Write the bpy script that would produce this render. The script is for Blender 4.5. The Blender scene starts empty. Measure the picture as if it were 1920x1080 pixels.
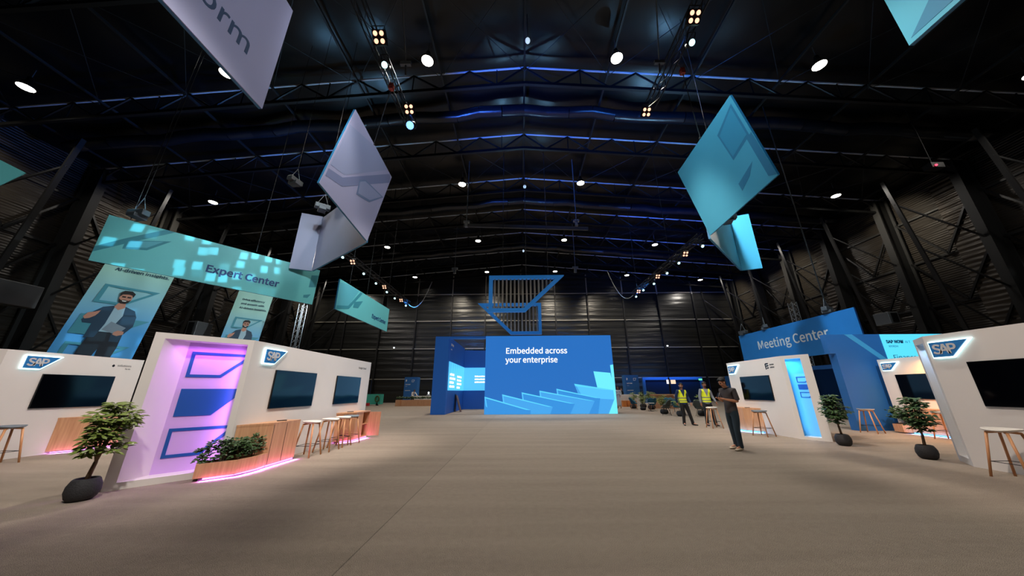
import bpy, bmesh, math, random, os
from mathutils import Vector, Matrix
S = bpy.context.scene
COL = S.collection
R = math.radians
random.seed(7)

# ------------------------------------------------------------------ materials
def srgb(r, g, b):
    f = lambda c: (c/255/12.92) if c <= 10 else ((c/255+.055)/1.055)**2.4
    return (f(r), f(g), f(b), 1)
MATS = {}
def mat(name, col, rough=.5, metal=0, emit=None, es=0, noise=0, nscale=20, bump=0, bscale=60, spec=.5, coat=0, alpha=None, trans=0):
    if name in MATS: return MATS[name]
    m = bpy.data.materials.new(name); m.use_nodes = True
    nt = m.node_tree; n = nt.nodes; l = nt.links
    p = n['Principled BSDF']
    p.inputs['Base Color'].default_value = col
    p.inputs['Roughness'].default_value = rough
    p.inputs['Metallic'].default_value = metal
    p.inputs['Specular IOR Level'].default_value = spec
    if coat: p.inputs['Coat Weight'].default_value = coat
    if trans: p.inputs['Transmission Weight'].default_value = trans
    if emit:
        p.inputs['Emission Color'].default_value = emit
        p.inputs['Emission Strength'].default_value = es
    tc = n.new('ShaderNodeTexCoord')
    if noise:
        nz = n.new('ShaderNodeTexNoise'); nz.inputs['Scale'].default_value = nscale; nz.inputs['Detail'].default_value = 6
        l.new(tc.outputs['Object'], nz.inputs['Vector'])
        mx = n.new('ShaderNodeMix'); mx.data_type = 'RGBA'
        c = col
        mx.inputs['A'].default_value = (c[0]*(1-noise), c[1]*(1-noise), c[2]*(1-noise), 1)
        mx.inputs['B'].default_value = (min(1, c[0]*(1+noise)), min(1, c[1]*(1+noise)), min(1, c[2]*(1+noise)), 1)
        l.new(nz.outputs['Fac'], mx.inputs['Factor']); l.new(mx.outputs['Result'], p.inputs['Base Color'])
    if bump:
        nz2 = n.new('ShaderNodeTexNoise'); nz2.inputs['Scale'].default_value = bscale; nz2.inputs['Detail'].default_value = 4
        l.new(tc.outputs['Object'], nz2.inputs['Vector'])
        b = n.new('ShaderNodeBump'); b.inputs['Strength'].default_value = bump; b.inputs['Distance'].default_value = .02
        l.new(nz2.outputs['Fac'], b.inputs['Height']); l.new(b.outputs['Normal'], p.inputs['Normal'])
    MATS[name] = m
    return m

def mat_carpet():
    m = mat('carpet', srgb(150, 137, 124), 1.0, spec=.15)
    nt = m.node_tree; n = nt.nodes; l = nt.links; p = n['Principled BSDF']
    tc = n.new('ShaderNodeTexCoord')
    def noise(scale, detail=4, vec=None):
        x = n.new('ShaderNodeTexNoise'); x.inputs['Scale'].default_value = scale; x.inputs['Detail'].default_value = detail
        l.new(vec or tc.outputs['Object'], x.inputs['Vector']); return x
    fine = noise(190, 2); mid = noise(14, 6)
    mp = n.new('ShaderNodeMapping'); mp.inputs['Scale'].default_value = (.12, 1.6, 1)
    l.new(tc.outputs['Object'], mp.inputs['Vector'])
    streak = noise(1.6, 5, mp.outputs['Vector'])
    sep = n.new('ShaderNodeSeparateXYZ'); l.new(tc.outputs['Object'], sep.inputs[0])
    def math_(op, a, b=None, v=None):
        x = n.new('ShaderNodeMath'); x.operation = op
        l.new(a, x.inputs[0])
        if b is not None: l.new(b, x.inputs[1])
        elif v is not None: x.inputs[1].default_value = v
        return x.outputs[0]
    # carpet rolls 4 m wide laid along the hall, seam near x=-1.5
    xs = math_('ADD', sep.outputs['X'], v=41.55)
    xm = math_('DIVIDE', xs, v=20.0)
    fl = math_('FLOOR', xm); fr = math_('FRACT', xm)
    wn = n.new('ShaderNodeTexWhiteNoise'); wn.noise_dimensions = '1D'; l.new(fl, wn.inputs['W'])
    seam = math_('LESS_THAN', fr, v=.0006)
    r = n.new('ShaderNodeValToRGB')
    r.color_ramp.elements[0].position = .30; r.color_ramp.elements[0].color = srgb(76, 69, 62)
    r.color_ramp.elements[1].position = .70; r.color_ramp.elements[1].color = srgb(190, 173, 156)
    l.new(fine.outputs['Fac'], r.inputs['Fac'])
    a = math_('MULTIPLY', mid.outputs['Fac'], v=.35)
    b = math_('MULTIPLY', streak.outputs['Fac'], v=.5)
    c = math_('MULTIPLY', wn.outputs['Value'], v=.10)
    s = math_('ADD', math_('ADD', a, b), c)
    s = math_('ADD', s, v=.50)
    sm = math_('MULTIPLY', seam, v=-.45); s = math_('ADD', s, sm)
    mx = n.new('ShaderNodeMix'); mx.data_type = 'RGBA'; mx.blend_type = 'MULTIPLY'; mx.inputs['Factor'].default_value = 1
    l.new(r.outputs['Color'], mx.inputs['A']); 
    cb = n.new('ShaderNodeCombineColor')
    for i in range(3): l.new(s, cb.inputs[i])
    l.new(cb.outputs[0], mx.inputs['B']); l.new(mx.outputs['Result'], p.inputs['Base Color'])
    return m

def mat_sheet(name, col, rough, axis, pitch, metal=.0, bumpd=.03, wob=.4, spec=.5, big=.25):
    """corrugated / panelled cladding: ribs stacked along an object axis"""
    m = mat(name, col, rough, metal, spec=spec)
    nt = m.node_tree; n = nt.nodes; l = nt.links; p = n['Principled BSDF']
    tc = n.new('ShaderNodeTexCoord')
    w = n.new('ShaderNodeTexWave'); w.wave_type = 'BANDS'; w.bands_direction = axis
    w.inputs['Scale'].default_value = 1/pitch/3.14; w.inputs['Distortion'].default_value = wob; w.inputs['Detail Scale'].default_value = .3
    l.new(tc.outputs['Object'], w.inputs['Vector'])
    nz = n.new('ShaderNodeTexNoise'); nz.inputs['Scale'].default_value = .6; nz.inputs['Detail'].default_value = 5
    l.new(tc.outputs['Object'], nz.inputs['Vector'])
    mp = n.new('ShaderNodeMapping'); mp.inputs['Scale'].default_value = (.15, .15, 1.4)
    l.new(tc.outputs['Object'], mp.inputs['Vector'])
    nz3 = n.new('ShaderNodeTexNoise'); nz3.inputs['Scale'].default_value = 1.3; nz3.inputs['Detail'].default_value = 3
    l.new(mp.outputs['Vector'], nz3.inputs['Vector'])
    b = n.new('ShaderNodeBump'); b.inputs['Strength'].default_value = .8; b.inputs['Distance'].default_value = bumpd
    l.new(w.outputs['Fac'], b.inputs['Height'])
    b2 = n.new('ShaderNodeBump'); b2.inputs['Strength'].default_value = .8; b2.inputs['Distance'].default_value = big
    l.new(nz3.outputs['Fac'], b2.inputs['Height']); l.new(b.outputs['Normal'], b2.inputs['Normal'])
    l.new(b2.outputs['Normal'], p.inputs['Normal'])
    mx = n.new('ShaderNodeMix'); mx.data_type = 'RGBA'
    mx.inputs['A'].default_value = (col[0]*.55, col[1]*.55, col[2]*.55, 1)
    mx.inputs['B'].default_value = (col[0]*1.5, col[1]*1.5, col[2]*1.5, 1)
    l.new(nz.outputs['Fac'], mx.inputs['Factor']); l.new(mx.outputs['Result'], p.inputs['Base Color'])
    return m

def mat_wood(name, c1, c2):
    m = mat(name, c1, .45)
    nt = m.node_tree; n = nt.nodes; l = nt.links; p = n['Principled BSDF']
    tc = n.new('ShaderNodeTexCoord')
    mp = n.new('ShaderNodeMapping'); mp.inputs['Scale'].default_value = (14, 14, .9)
    l.new(tc.outputs['Object'], mp.inputs['Vector'])
    nz = n.new('ShaderNodeTexNoise'); nz.inputs['Scale'].default_value = 2.2; nz.inputs['Detail'].default_value = 8
    l.new(mp.outputs['Vector'], nz.inputs['Vector'])
    r = n.new('ShaderNodeValToRGB')
    r.color_ramp.elements[0].position = .3; r.color_ramp.elements[0].color = c1
    r.color_ramp.elements[1].position = .7; r.color_ramp.elements[1].color = c2
    l.new(nz.outputs['Fac'], r.inputs['Fac']); l.new(r.outputs['Color'], p.inputs['Base Color'])
    return m

WHITE = mat('booth_white', srgb(226, 220, 214), .55, noise=.03, nscale=3)
WHITE2 = mat('matte_white', srgb(232, 230, 226), .5)
BLACKM = mat('black_metal', srgb(14, 14, 15), .45, .3)
DARK = mat('dark_steel', srgb(12, 13, 15), .5, .2)
POST = mat('post_steel', srgb(38, 38, 38), .5, .3)
STEEL = mat('pale_steel', srgb(150, 155, 160), .35, .7)
GREYM = mat('grey_steel', srgb(92, 94, 97), .45, .5)
SCREEN = mat('screen_glass', srgb(3, 4, 8), .07, 0, spec=.1)
WOOD = mat_wood('oak_veneer', srgb(196, 142, 104), srgb(218, 168, 128))
WOODS = mat_wood('oak_legs', srgb(190, 128, 84), srgb(214, 156, 108))
BLUEP = mat('blue_print', srgb(22, 84, 160), .5)
BLUEW = mat('blue_wall_paint', srgb(40, 104, 172), .55, noise=.04, nscale=2)
BLUED = mat('deep_blue_paint', srgb(26, 74, 150), .5)
STONE = mat('charcoal_stone', srgb(40, 40, 42), .75, noise=.3, nscale=25, bump=.4, bscale=50)
SOIL = mat('soil', srgb(96, 74, 54), .95, noise=.4, nscale=40, bump=.8, bscale=60)
BARK = mat('bark', srgb(110, 86, 62), .85, noise=.4, nscale=18, bump=.5, bscale=30)
LEAF = mat('leaf_green', srgb(118, 136, 62), .38, noise=.45, nscale=9)
LEAFD = mat('leaf_dark', srgb(66, 94, 52), .4, noise=.45, nscale=9)
SEATW = mat('seat_white', srgb(226, 220, 212), .4)
SEATG = mat('seat_grey', srgb(112, 122, 130), .6, noise=.08, nscale=120)
TEAL = mat('teal_fabric', srgb(30, 92, 112), .8, noise=.15, nscale=80)
CHARF = mat('charcoal_fabric', srgb(72, 76, 72), .85, noise=.15, nscale=80)
CABLE = mat('steel_cable', srgb(52, 54, 56), .5, .5)
def emis(name, c, s): return mat(name, (0, 0, 0, 1), .5, emit=c, es=s)
E_LAMP = emis('lamp_glow', (1, .93, .80, 1), 12)
E_WARM = emis('warm_spot_glow', (1, .47, .30, 1), 1.9)
E_COOL = emis('cool_spot_glow', (.55, .95, 1, 1), 2.2)
E_BLUE = emis('blue_spot_glow', (.16, .4, 1, 1), 2.6)
E_HALO = emis('sign_edge_glow', (.62, .95, 1, 1), 3.2)
E_PURP = emis('purple_strip_glow', (.86, .30, 1, 1), 2.2)
E_BSTR = emis('blue_strip_glow', (.16, .5, 1, 1), 2.5)
E_DOT = emis('white_dot_glow', (.9, .97, 1, 1), 6)

# ------------------------------------------------------------------ mesh builder
def vsub(a, b): return (a[0]-b[0], a[1]-b[1], a[2]-b[2])
def wloc(o):
    v = Vector((0, 0, 0))
    while o is not None:
        v += o.location; o = o.parent
    return v
class MB:
    def __init__(s): s.v = []; s.f = []; s.mi = []; s.sm = []; s.cur = 0; s.smooth = False
    def add(s, vs, fs):
        k = len(s.v); s.v += [tuple(p) for p in vs]
        for f in fs: s.f.append([i+k for i in f]); s.mi.append(s.cur); s.sm.append(s.smooth)
        return s
    def box(s, x0, x1, y0, y1, z0, z1):
        vs = [(x, y, z) for z in (z0, z1) for y in (y0, y1) for x in (x0, x1)]
        return s.add(vs, [(0, 2, 3, 1), (4, 5, 7, 6), (0, 1, 5, 4), (2, 6, 7, 3), (0, 4, 6, 2), (1, 3, 7, 5)])
    def prism(s, pts, z0, z1):
        """vertical prism over a footprint (counter-clockwise or not)"""
        ar = sum(pts[i][0]*pts[(i+1) % len(pts)][1]-pts[(i+1) % len(pts)][0]*pts[i][1] for i in range(len(pts)))
        if ar < 0: pts = pts[::-1]
        n = len(pts)
        vs = [(p[0], p[1], z0) for p in pts]+[(p[0], p[1], z1) for p in pts]
        return s.add(vs, [tuple(range(n))[::-1], tuple(range(n, 2*n))]+[(i, (i+1) % n, (i+1) % n+n, i+n) for i in range(n)])
    def slab(s, fr, pts, d0, d1):
        """2-D outline in a frame, extruded along its normal from d0 to d1"""
        n = len(pts)
        ar = sum(pts[i][0]*pts[(i+1) % n][1]-pts[(i+1) % n][0]*pts[i][1] for i in range(n))
        if ar < 0: pts = pts[::-1]
        vs = [fr.p(x, y, d0) for x, y in pts]+[fr.p(x, y, d1) for x, y in pts]
        return s.add(vs, [tuple(range(n))[::-1], tuple(range(n, 2*n))]+[(i, (i+1) % n, (i+1) % n+n, i+n) for i in range(n)])
    def ring(s, fr, outer, inner, d0, d1):
        n = len(outer)
        ar = sum(outer[i][0]*outer[(i+1) % n][1]-outer[(i+1) % n][0]*outer[i][1] for i in range(n))
        if ar < 0: outer = outer[::-1]; inner = inner[::-1]
        vs = [fr.p(x, y, d) for d in (d0, d1) for ring in (outer, inner) for x, y in ring]
        o0, i0, o1, i1 = 0, n, 2*n, 3*n; fs = []
        for i in range(n):
            j = (i+1) % n
            fs += [(o1+i, o1+j, i1+j, i1+i), (o0+j, o0+i, i0+i, i0+j), (o0+i, o0+j, o1+j, o1+i), (i0+j, i0+i, i1+i, i1+j)]
        return s.add(vs, fs)
    def tube(s, a, b, r, r2=None, n=8, cap=True):
        a = Vector(a); b = Vector(b); d = (b-a)
        if d.length < 1e-6: return s
        d.normalize(); u = d.orthogonal().normalized(); w = d.cross(u); r2 = r if r2 is None else r2
        vs = []
        for c, q in ((a, r), (b, r2)):
            for i in range(n):
                t = 2*math.pi*i/n; vs.append(tuple(c+u*(q*math.cos(t))+w*(q*math.sin(t))))
        fs = [(i, (i+1) % n, (i+1) % n+n, i+n) for i in range(n)]
        if cap: fs += [tuple(range(n))[::-1], tuple(range(n, 2*n))]
        return s.add(vs, fs)
    def path(s, pts, r, n=6):
        for i in range(len(pts)-1): s.tube(pts[i], pts[i+1], r, n=n)
        return s
    def bar(s, a, b, w, h, up=(0, 0, 1)):
        a = Vector(a); b = Vector(b); d = (b-a).normalized(); up = Vector(up)
        x = d.cross(up)
        x = x.normalized() if x.length > 1e-4 else d.orthogonal().normalized()
        y = x.cross(d).normalized()
        vs = []
        for c in (a, b):
            for sx, sy in ((-1, -1), (1, -1), (1, 1), (-1, 1)): vs.append(tuple(c+x*(sx*w/2)+y*(sy*h/2)))
        return s.add(vs, [(0, 1, 2, 3), (7, 6, 5, 4), (0, 4, 5, 1), (1, 5, 6, 2), (2, 6, 7, 3), (3, 7, 4, 0)])
    def lathe(s, prof, c=(0, 0, 0), n=24, sx=1, sy=1):
        vs = []; fs = []
        for r, z in prof:
            for i in range(n):
                t = 2*math.pi*i/n; vs.append((c[0]+r*math.cos(t)*sx, c[1]+r*math.sin(t)*sy, c[2]+z))
        for k in range(len(prof)-1):
            for i in range(n):
                j = (i+1) % n; fs.append((k*n+i, k*n+j, (k+1)*n+j, (k+1)*n+i))
        fs.append(tuple(range(n))[::-1]); fs.append(tuple(range((len(prof)-1)*n, len(prof)*n)))
        return s.add(vs, fs)
    def ball(s, c, r, n=12, m=8, sx=1, sy=1, sz=1):
        prof = []
        for k in range(m+1):
            t = -math.pi/2+math.pi*k/m; prof.append((max(r*math.cos(t), r*.02), r*math.sin(t)*sz))
        return s.lathe(prof, c, n, sx, sy)
    def build(s, name, mats, parent=None, bevel=0):
        me = bpy.data.meshes.new(name)
        off = wloc(parent) if parent is not None else Vector((0, 0, 0))
        me.from_pydata([(v[0]-off[0], v[1]-off[1], v[2]-off[2]) for v in s.v], [], s.f)
        if not isinstance(mats, (list, tuple)): mats = [mats]
        for m in mats: me.materials.append(m)
        me.polygons.foreach_set('material_index', s.mi)
        me.polygons.foreach_set('use_smooth', s.sm)
        me.update()
        o = bpy.data.objects.new(name, me); COL.objects.link(o)
        if parent is not None: o.parent = parent
        if bevel:
            b = o.modifiers.new('bevel', 'BEVEL'); b.width = bevel; b.segments = 2; b.limit_method = 'ANGLE'
        return o
class Fr:
    """a flat frame: origin, x direction, up direction; normal = x cross up"""
    def __init__(s, o, x, y=(0, 0, 1)):
        s.o = Vector(o); s.x = Vector(x).normalized(); s.y = Vector(y)
        s.y = (s.y-s.x*s.x.dot(s.y)).normalized(); s.n = s.x.cross(s.y)
    def p(s, a, b, d=0): return tuple(s.o+s.x*a+s.y*b+s.n*d)
    def sub(s, a, b, d=0): return Fr(s.p(a, b, d), s.x, s.y)
def tag(o, label=None, cat=None, group=None, kind=None):
    if label: o['label'] = label
    if cat: o['category'] = cat
    if group: o['group'] = group
    if kind: o['kind'] = kind
    return o
def empty(name, loc, label=None, cat=None, group=None, kind=None):
    o = bpy.data.objects.new(name, None); COL.objects.link(o); o.location = loc; o.empty_display_size = .1
    return tag(o, label, cat, group, kind)
def copy_tree(o, parent=None):
    c = o.copy(); COL.objects.link(c)
    if parent is not None: c.parent = parent
    for ch in list(o.children): copy_tree(ch, c)
    return c
def place(proto, first, loc, rz, label, group=None, scale=1):
    o = proto if first else copy_tree(proto)
    o.location = loc; o.rotation_euler = (0, 0, rz)
    if scale != 1: o.scale = (scale, scale, scale)
    o['label'] = label
    if group: o['group'] = group
    return o
def structure(mb, name, m, bevel=0):
    return tag(mb.build(name, m, None, bevel), kind='structure')

FONT = None
try:
    fp = os.path.join(bpy.utils.system_resource('DATAFILES', path='fonts'), 'Noto Sans CJK Regular.woff2')
    FONT = bpy.data.fonts.load(fp)
except Exception:
    FONT = None
def text(name, body, fr, x, y, size, m, parent=None, width=None, align='LEFT', bold=0, depth=.004, d=0, shear=0, space=1.0):
    cu = bpy.data.curves.new(name, 'FONT'); cu.body = body; cu.size = size*(1.72 if FONT else 1)
    if FONT: cu.font = FONT
    cu.align_x = align; cu.extrude = depth/2; cu.offset = bold; cu.shear = shear; cu.space_character = space; cu.resolution_u = 4
    t = bpy.data.objects.new(name, cu); COL.objects.link(t)
    bpy.context.view_layer.update()
    if width:
        w = t.dimensions.x
        if w > 0:
            cu.size = cu.size*width/w; bpy.context.view_layer.update()
    dg = bpy.context.evaluated_depsgraph_get()
    me = bpy.data.meshes.new_from_object(t.evaluated_get(dg))
    me.name = name
    M = Matrix((( fr.x[0], fr.y[0], fr.n[0], 0), (fr.x[1], fr.y[1], fr.n[1], 0), (fr.x[2], fr.y[2], fr.n[2], 0), (0, 0, 0, 1)))
    off = wloc(parent) if parent is not None else Vector((0, 0, 0))
    me.transform(Matrix.Translation(Vector(fr.p(x, y, d+depth/2))-off) @ M)
    bpy.data.objects.remove(t); bpy.data.curves.remove(cu)
    me.materials.clear(); me.materials.append(m)
    o = bpy.data.objects.new(name, me); COL.objects.link(o)
    if parent is not None: o.parent = parent
    return o

UP = (0, 0, 1)
# ------------------------------------------------------------------ camera
cam = bpy.data.cameras.new('camera'); co = bpy.data.objects.new('camera', cam); COL.objects.link(co)
cam.sensor_width = 36; cam.lens = 584.8*36/1920; cam.clip_start = .05; cam.clip_end = 300
cam.shift_x = -10.385/1920; cam.shift_y = 6.556/1920
co.matrix_world = Matrix.Translation((0, 0, 1.42)) @ Matrix.Rotation(.006926, 4, 'Z') @ Matrix.Rotation(math.pi/2+.30942, 4, 'X') @ Matrix.Rotation(-.0063855, 4, 'Z')
S.camera = co
S.view_settings.view_transform = 'Standard'; S.view_settings.look = 'None'; S.view_settings.gamma = 1
S.view_settings.exposure = 0.12
S.view_settings.use_curve_mapping = False
try:
    S.cycles.use_denoising = True; S.cycles.max_bounces = 6; S.cycles.diffuse_bounces = 3; S.cycles.glossy_bounces = 3
    S.cycles.sample_clamp_indirect = 6; S.cycles.caustics_reflective = False; S.cycles.caustics_refractive = False
    S.cycles.use_adaptive_sampling = True
except Exception: pass
w = bpy.data.worlds.new('world'); S.world = w; w.use_nodes = True
w.node_tree.nodes['Background'].inputs['Color'].default_value = (.02, .03, .05, 1)
w.node_tree.nodes['Background'].inputs['Strength'].default_value = .3

def lamp(kind, name, loc, energy, color=(1, 1, 1), size=.3, target=None, angle=60, blend=.5, sizey=None, spread=None):
    ld = bpy.data.lights.new(name, kind); ld.energy = energy; ld.color = color
    if kind == 'SPOT': ld.spot_size = R(angle); ld.spot_blend = blend; ld.shadow_soft_size = size
    if kind == 'POINT': ld.shadow_soft_size = size
    if kind == 'AREA':
        ld.size = size
        if sizey: ld.shape = 'RECTANGLE'; ld.size_y = sizey
        else: ld.shape = 'DISK'
        if spread: ld.spread = R(spread)
    o = bpy.data.objects.new(name, ld); COL.objects.link(o); o.location = loc
    if target is not None:
        dv = Vector(target)-Vector(loc); o.rotation_euler = dv.to_track_quat('-Z', 'Y').to_euler()
    return o

# ------------------------------------------------------------------ hall shell
YB, YF = 46.0, -9.0; XL, XR = -31.0, 31.8; RX, RZ, SL = .4, 19.75, .088
def roofz(x): return RZ-SL*abs(x-RX)
structure(MB().add([(XL-1, YF, 0), (XR+1, YF, 0), (XR+1, YB+1, 0), (XL-1, YB+1, 0)], [(0, 1, 2, 3)]), 'floor', mat_carpet())
CLAD = mat_sheet('dark_back_cladding', srgb(40, 40, 38), .3, 'Z', .8, .15, .02, 1.2, .7, .09)
CLADS = mat_sheet('dark_side_cladding', srgb(40, 36, 31), .42, 'Z', .17, .2, .03, .2)
MEMB = mat('roof_membrane', srgb(7, 9, 12), .3, 0, noise=.5, nscale=.5, bump=.7, bscale=.9, spec=.35)
structure(MB().add([(XL, YB, 0), (XR, YB, 0), (XR, YB, roofz(XR)+.56), (RX, YB, RZ+.56), (XL, YB, roofz(XL)+.56)], [(4, 3, 2, 1, 0)]), 'wall_back', CLAD)
structure(MB().add([(XL, YF, 0), (XL, YB, 0), (XL, YB, roofz(XL)+.56), (XL, YF, roofz(XL)+.56)], [(0, 1, 2, 3)]), 'wall_left', CLADS)
structure(MB().add([(XR, YF, 0), (XR, YB, 0), (XR, YB, roofz(XR)+.56), (XR, YF, roofz(XR)+.56)], [(3, 2, 1, 0)]), 'wall_right', CLADS)
structure(MB().add([(XL, YF, 0), (XR, YF, 0), (XR, YF, roofz(XR)+.56), (RX, YF, RZ+.56), (XL, YF, roofz(XL)+.56)], [(0, 1, 2, 3, 4)]), 'wall_front', CLAD)
# roof: membrane sagging softly between frames
TY = [3.5+5.06*k for k in range(-2, 9)]
mb = MB(); mb.smooth = True
nx, ny = 130, 112
for j in range(ny+1):
    y = YF+(YB-YF)*j/ny
    for i in range(nx+1):
        x = XL+(XR-XL)*i/nx
        fx = ((x-RX)/4.9) % 1; fy = ((y-3.5)/5.06) % 1
        z = roofz(x)+.55-.42*(math.sin(math.pi*fy)**.8)*(.55+.45*math.sin(math.pi*fx))
        mb.v.append((x, y, z))
for j in range(ny):
    for i in range(nx):
        a = j*(nx+1)+i; mb.f.append([a, a+nx+1, a+nx+2, a+1]); mb.mi.append(0); mb.sm.append(True)
structure(mb, 'ceiling', MEMB)
# end trusses fill above the back wall
tn = [0]
def trim(mb, m):
    tn[0] += 1
    return structure(mb, 'trim_%d' % tn[0], m)
RAIL = mat('rail_steel', srgb(165, 162, 152), .5, .2)
for z in (3.15, 7.4, 11.5, 15.7):
    trim(MB().box(XL, XR, YB-.16, YB-.02, z-.06, z+.06), RAIL)
for z in (1.7, 5.2, 6.3, 9.3, 10.4, 13.4, 14.5):
    trim(MB().box(XL, XR, YB-.05, YB-.01, z-.025, z+.025), POST)
for x in (-26.2, -20.9, -15.6, -10.3, -5.2, .2, 5.4, 10.3, 15.7, 21.0, 26.3):
    zt = roofz(x)-.1 if abs(x) < 40 else 0
    trim(MB().box(x-.09, x+.09, YB-.34, YB-.06, 0, 15.4), POST)
    trim(MB().box(x-.06, x+.06, YB-.30, YB-.10, 15.4, zt), RAIL)
    trim(MB().tube((x, YB-.6, .0), (x, YB-.6, 3.0), .06), mat('navy_post', srgb(20, 40, 70), .5))
# side walls: I-girders in every bay, rails and X bracing
for side, X, sg in (('left', XL, 1), ('right', XR, -1)):
    ys = [3.5+5.06*k for k in range(-1, 9)]
    for z in (3.6, 7.4, 10.9, 14.4):
        trim(MB().box(min(X, X+sg*.14), max(X, X+sg*.14), YF, YB, z-.07, z+.07), POST)
    for k, y in enumerate(ys):
        zt = roofz(X)
        trim(MB().box(min(X+sg*.25, X+sg*1.15), max(X+sg*.25, X+sg*1.15), y-.14, y+.14, 0, zt-.1).box(min(X+sg*.2, X+sg*.3), max(X+sg*.2, X+sg*.3), y-.32, y+.32, 0, zt-.1).box(min(X+sg*1.1, X+sg*1.2), max(X+sg*1.1, X+sg*1.2), y-.24, y+.24, 0, zt-.1), mat('girder_black', srgb(9, 10, 11), .7))
        # inner raking post with its ties back to the girder
        xi = X+sg*4.2
        trim(MB().bar((X+sg*2.2, y+1.6, 0), (xi, y+1.6, roofz(xi)-1.0), .12, .24, (0, 1, 0)), POST)
        for z0, z1 in ((3.6, 7.4), (7.4, 10.9), (10.9, 14.4)):
            trim(MB().bar((X+sg*1.15, y, z0), (X+sg*2.2+sg*2*(z1/16), y+1.6, z1), .09, .09), DARK)
        if k < len(ys)-1:
            for z0, z1 in ((3.6, 7.4), (7.4, 10.9), (10.9, 14.4)):
                ym = y+2.53
                trim(MB().bar((X+sg*.3, y+.3, z1), (X+sg*.3, ym, z0), .12, .12), BLACKM)
                trim(MB().bar((X+sg*.3, ym, z0), (X+sg*.3, y+4.8, z1), .12, .12), BLACKM)
        # insulated liner strips beside each girder
        if k % 2 == 0:
            trim(MB().box(min(X+sg*.16, X+sg*.2), max(X+sg*.16, X+sg*.2), y+.4, y+2.1, 0, 16.2), mat_sheet('liner_strip', srgb(56, 50, 43), .4, 'Z', .34, .3, .06, .3))
# roof trusses
ordn = ['behind the camera', 'overhead', 'first', 'second', 'third', 'fourth', 'fifth', 'sixth', 'seventh', 'eighth', 'ninth']
WHITEL = mat('lit_chord_paint', srgb(205, 212, 220), .4, .1)
cnt = 0
for y in TY:
    if y < 2 or y > 45: continue
    cnt += 1
    t = empty('roof_truss', (RX, y, RZ), 'dark lattice roof truss, number %d counting from the camera to the back wall' % cnt, 'roof truss', 'lattice trusses carrying the roof')
    MB().tube((XL, y, roofz(XL)), (RX, y, RZ), .055).tube((RX, y, RZ), (XR, y, roofz(XR)), .055).build('top_chord', WHITEL, t)
    MB().bar((XL, y, roofz(XL)-1.25), (RX, y, RZ-1.25), .16, .2).bar((RX, y, RZ-1.25), (XR, y, roofz(XR)-1.25), .16, .2).build('bottom_chord', DARK, t)
    m2 = MB(); x = RX; s_ = 1
    step = 1.63
    xs = [RX+step*k for k in range(-19, 20)]
    for k, x in enumerate(xs[:-1]):
        a, b = (0, 1.2) if k % 2 else (1.2, 0)
        if XL < x and xs[k+1] < XR:
            m2.tube((x, y, roofz(x)-a), (xs[k+1], y, roofz(xs[k+1])-b), .06, n=6)
        if k % 3 == 0 and XL < x: m2.tube((x, y, roofz(x)), (x, y, roofz(x)-1.2), .035, n=6)
    m2.build('web_bracing', DARK, t)
# purlins along the hall, wind bracing cables
for k in range(-6, 7):
    x = RX+4.9*k
    if XL < x < XR: trim(MB().bar((x, YF, roofz(x)-.1), (x, YB, roofz(x)-.1), .1, .12), POST if k else DARK)
for bay in (8.56, 18.68, 28.8):
    for k in range(-6, 6):
        x0 = RX+4.9*k; x1 = x0+4.9
        if XL < x0 and x1 < XR:
            trim(MB().tube((x0, bay, roofz(x0)-.3), (x1, bay+5.06, roofz(x1)-.3), .018, n=5), CABLE)
            trim(MB().tube((x1, bay, roofz(x1)-.3), (x0, bay+5.06, roofz(x0)-.3), .018, n=5), CABLE)
# ventilation tubes slung across the hall under the membrane
DUCT = mat('duct_film', srgb(16, 22, 30), .28, noise=.3, nscale=2, bump=.5, bscale=3)
for q, y in enumerate((16.0, 26.3, 36.3)):
    m2 = MB(); m2.smooth = True
    pts = [(XL+2+(XR-XL-4)*i/40) for i in range(41)]
    for i in range(40):
        a, b = pts[i], pts[i+1]
        m2.tube((a, y+.1*math.sin(a), roofz(a)-.55-.12*math.sin(a*1.28)**2), (b, y+.1*math.sin(b), roofz(b)-.55-.12*math.sin(b*1.28)**2), .36, n=12, cap=(i in (0, 39)))
    o = m2.build('air_duct', DUCT)
    tag(o, ['soft black air duct slung under the roof nearest the camera', 'soft black air duct under the roof, middle one of three', 'soft black air duct under the roof nearest the back wall'][q], 'air duct', 'fabric air ducts under the roof')
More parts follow.
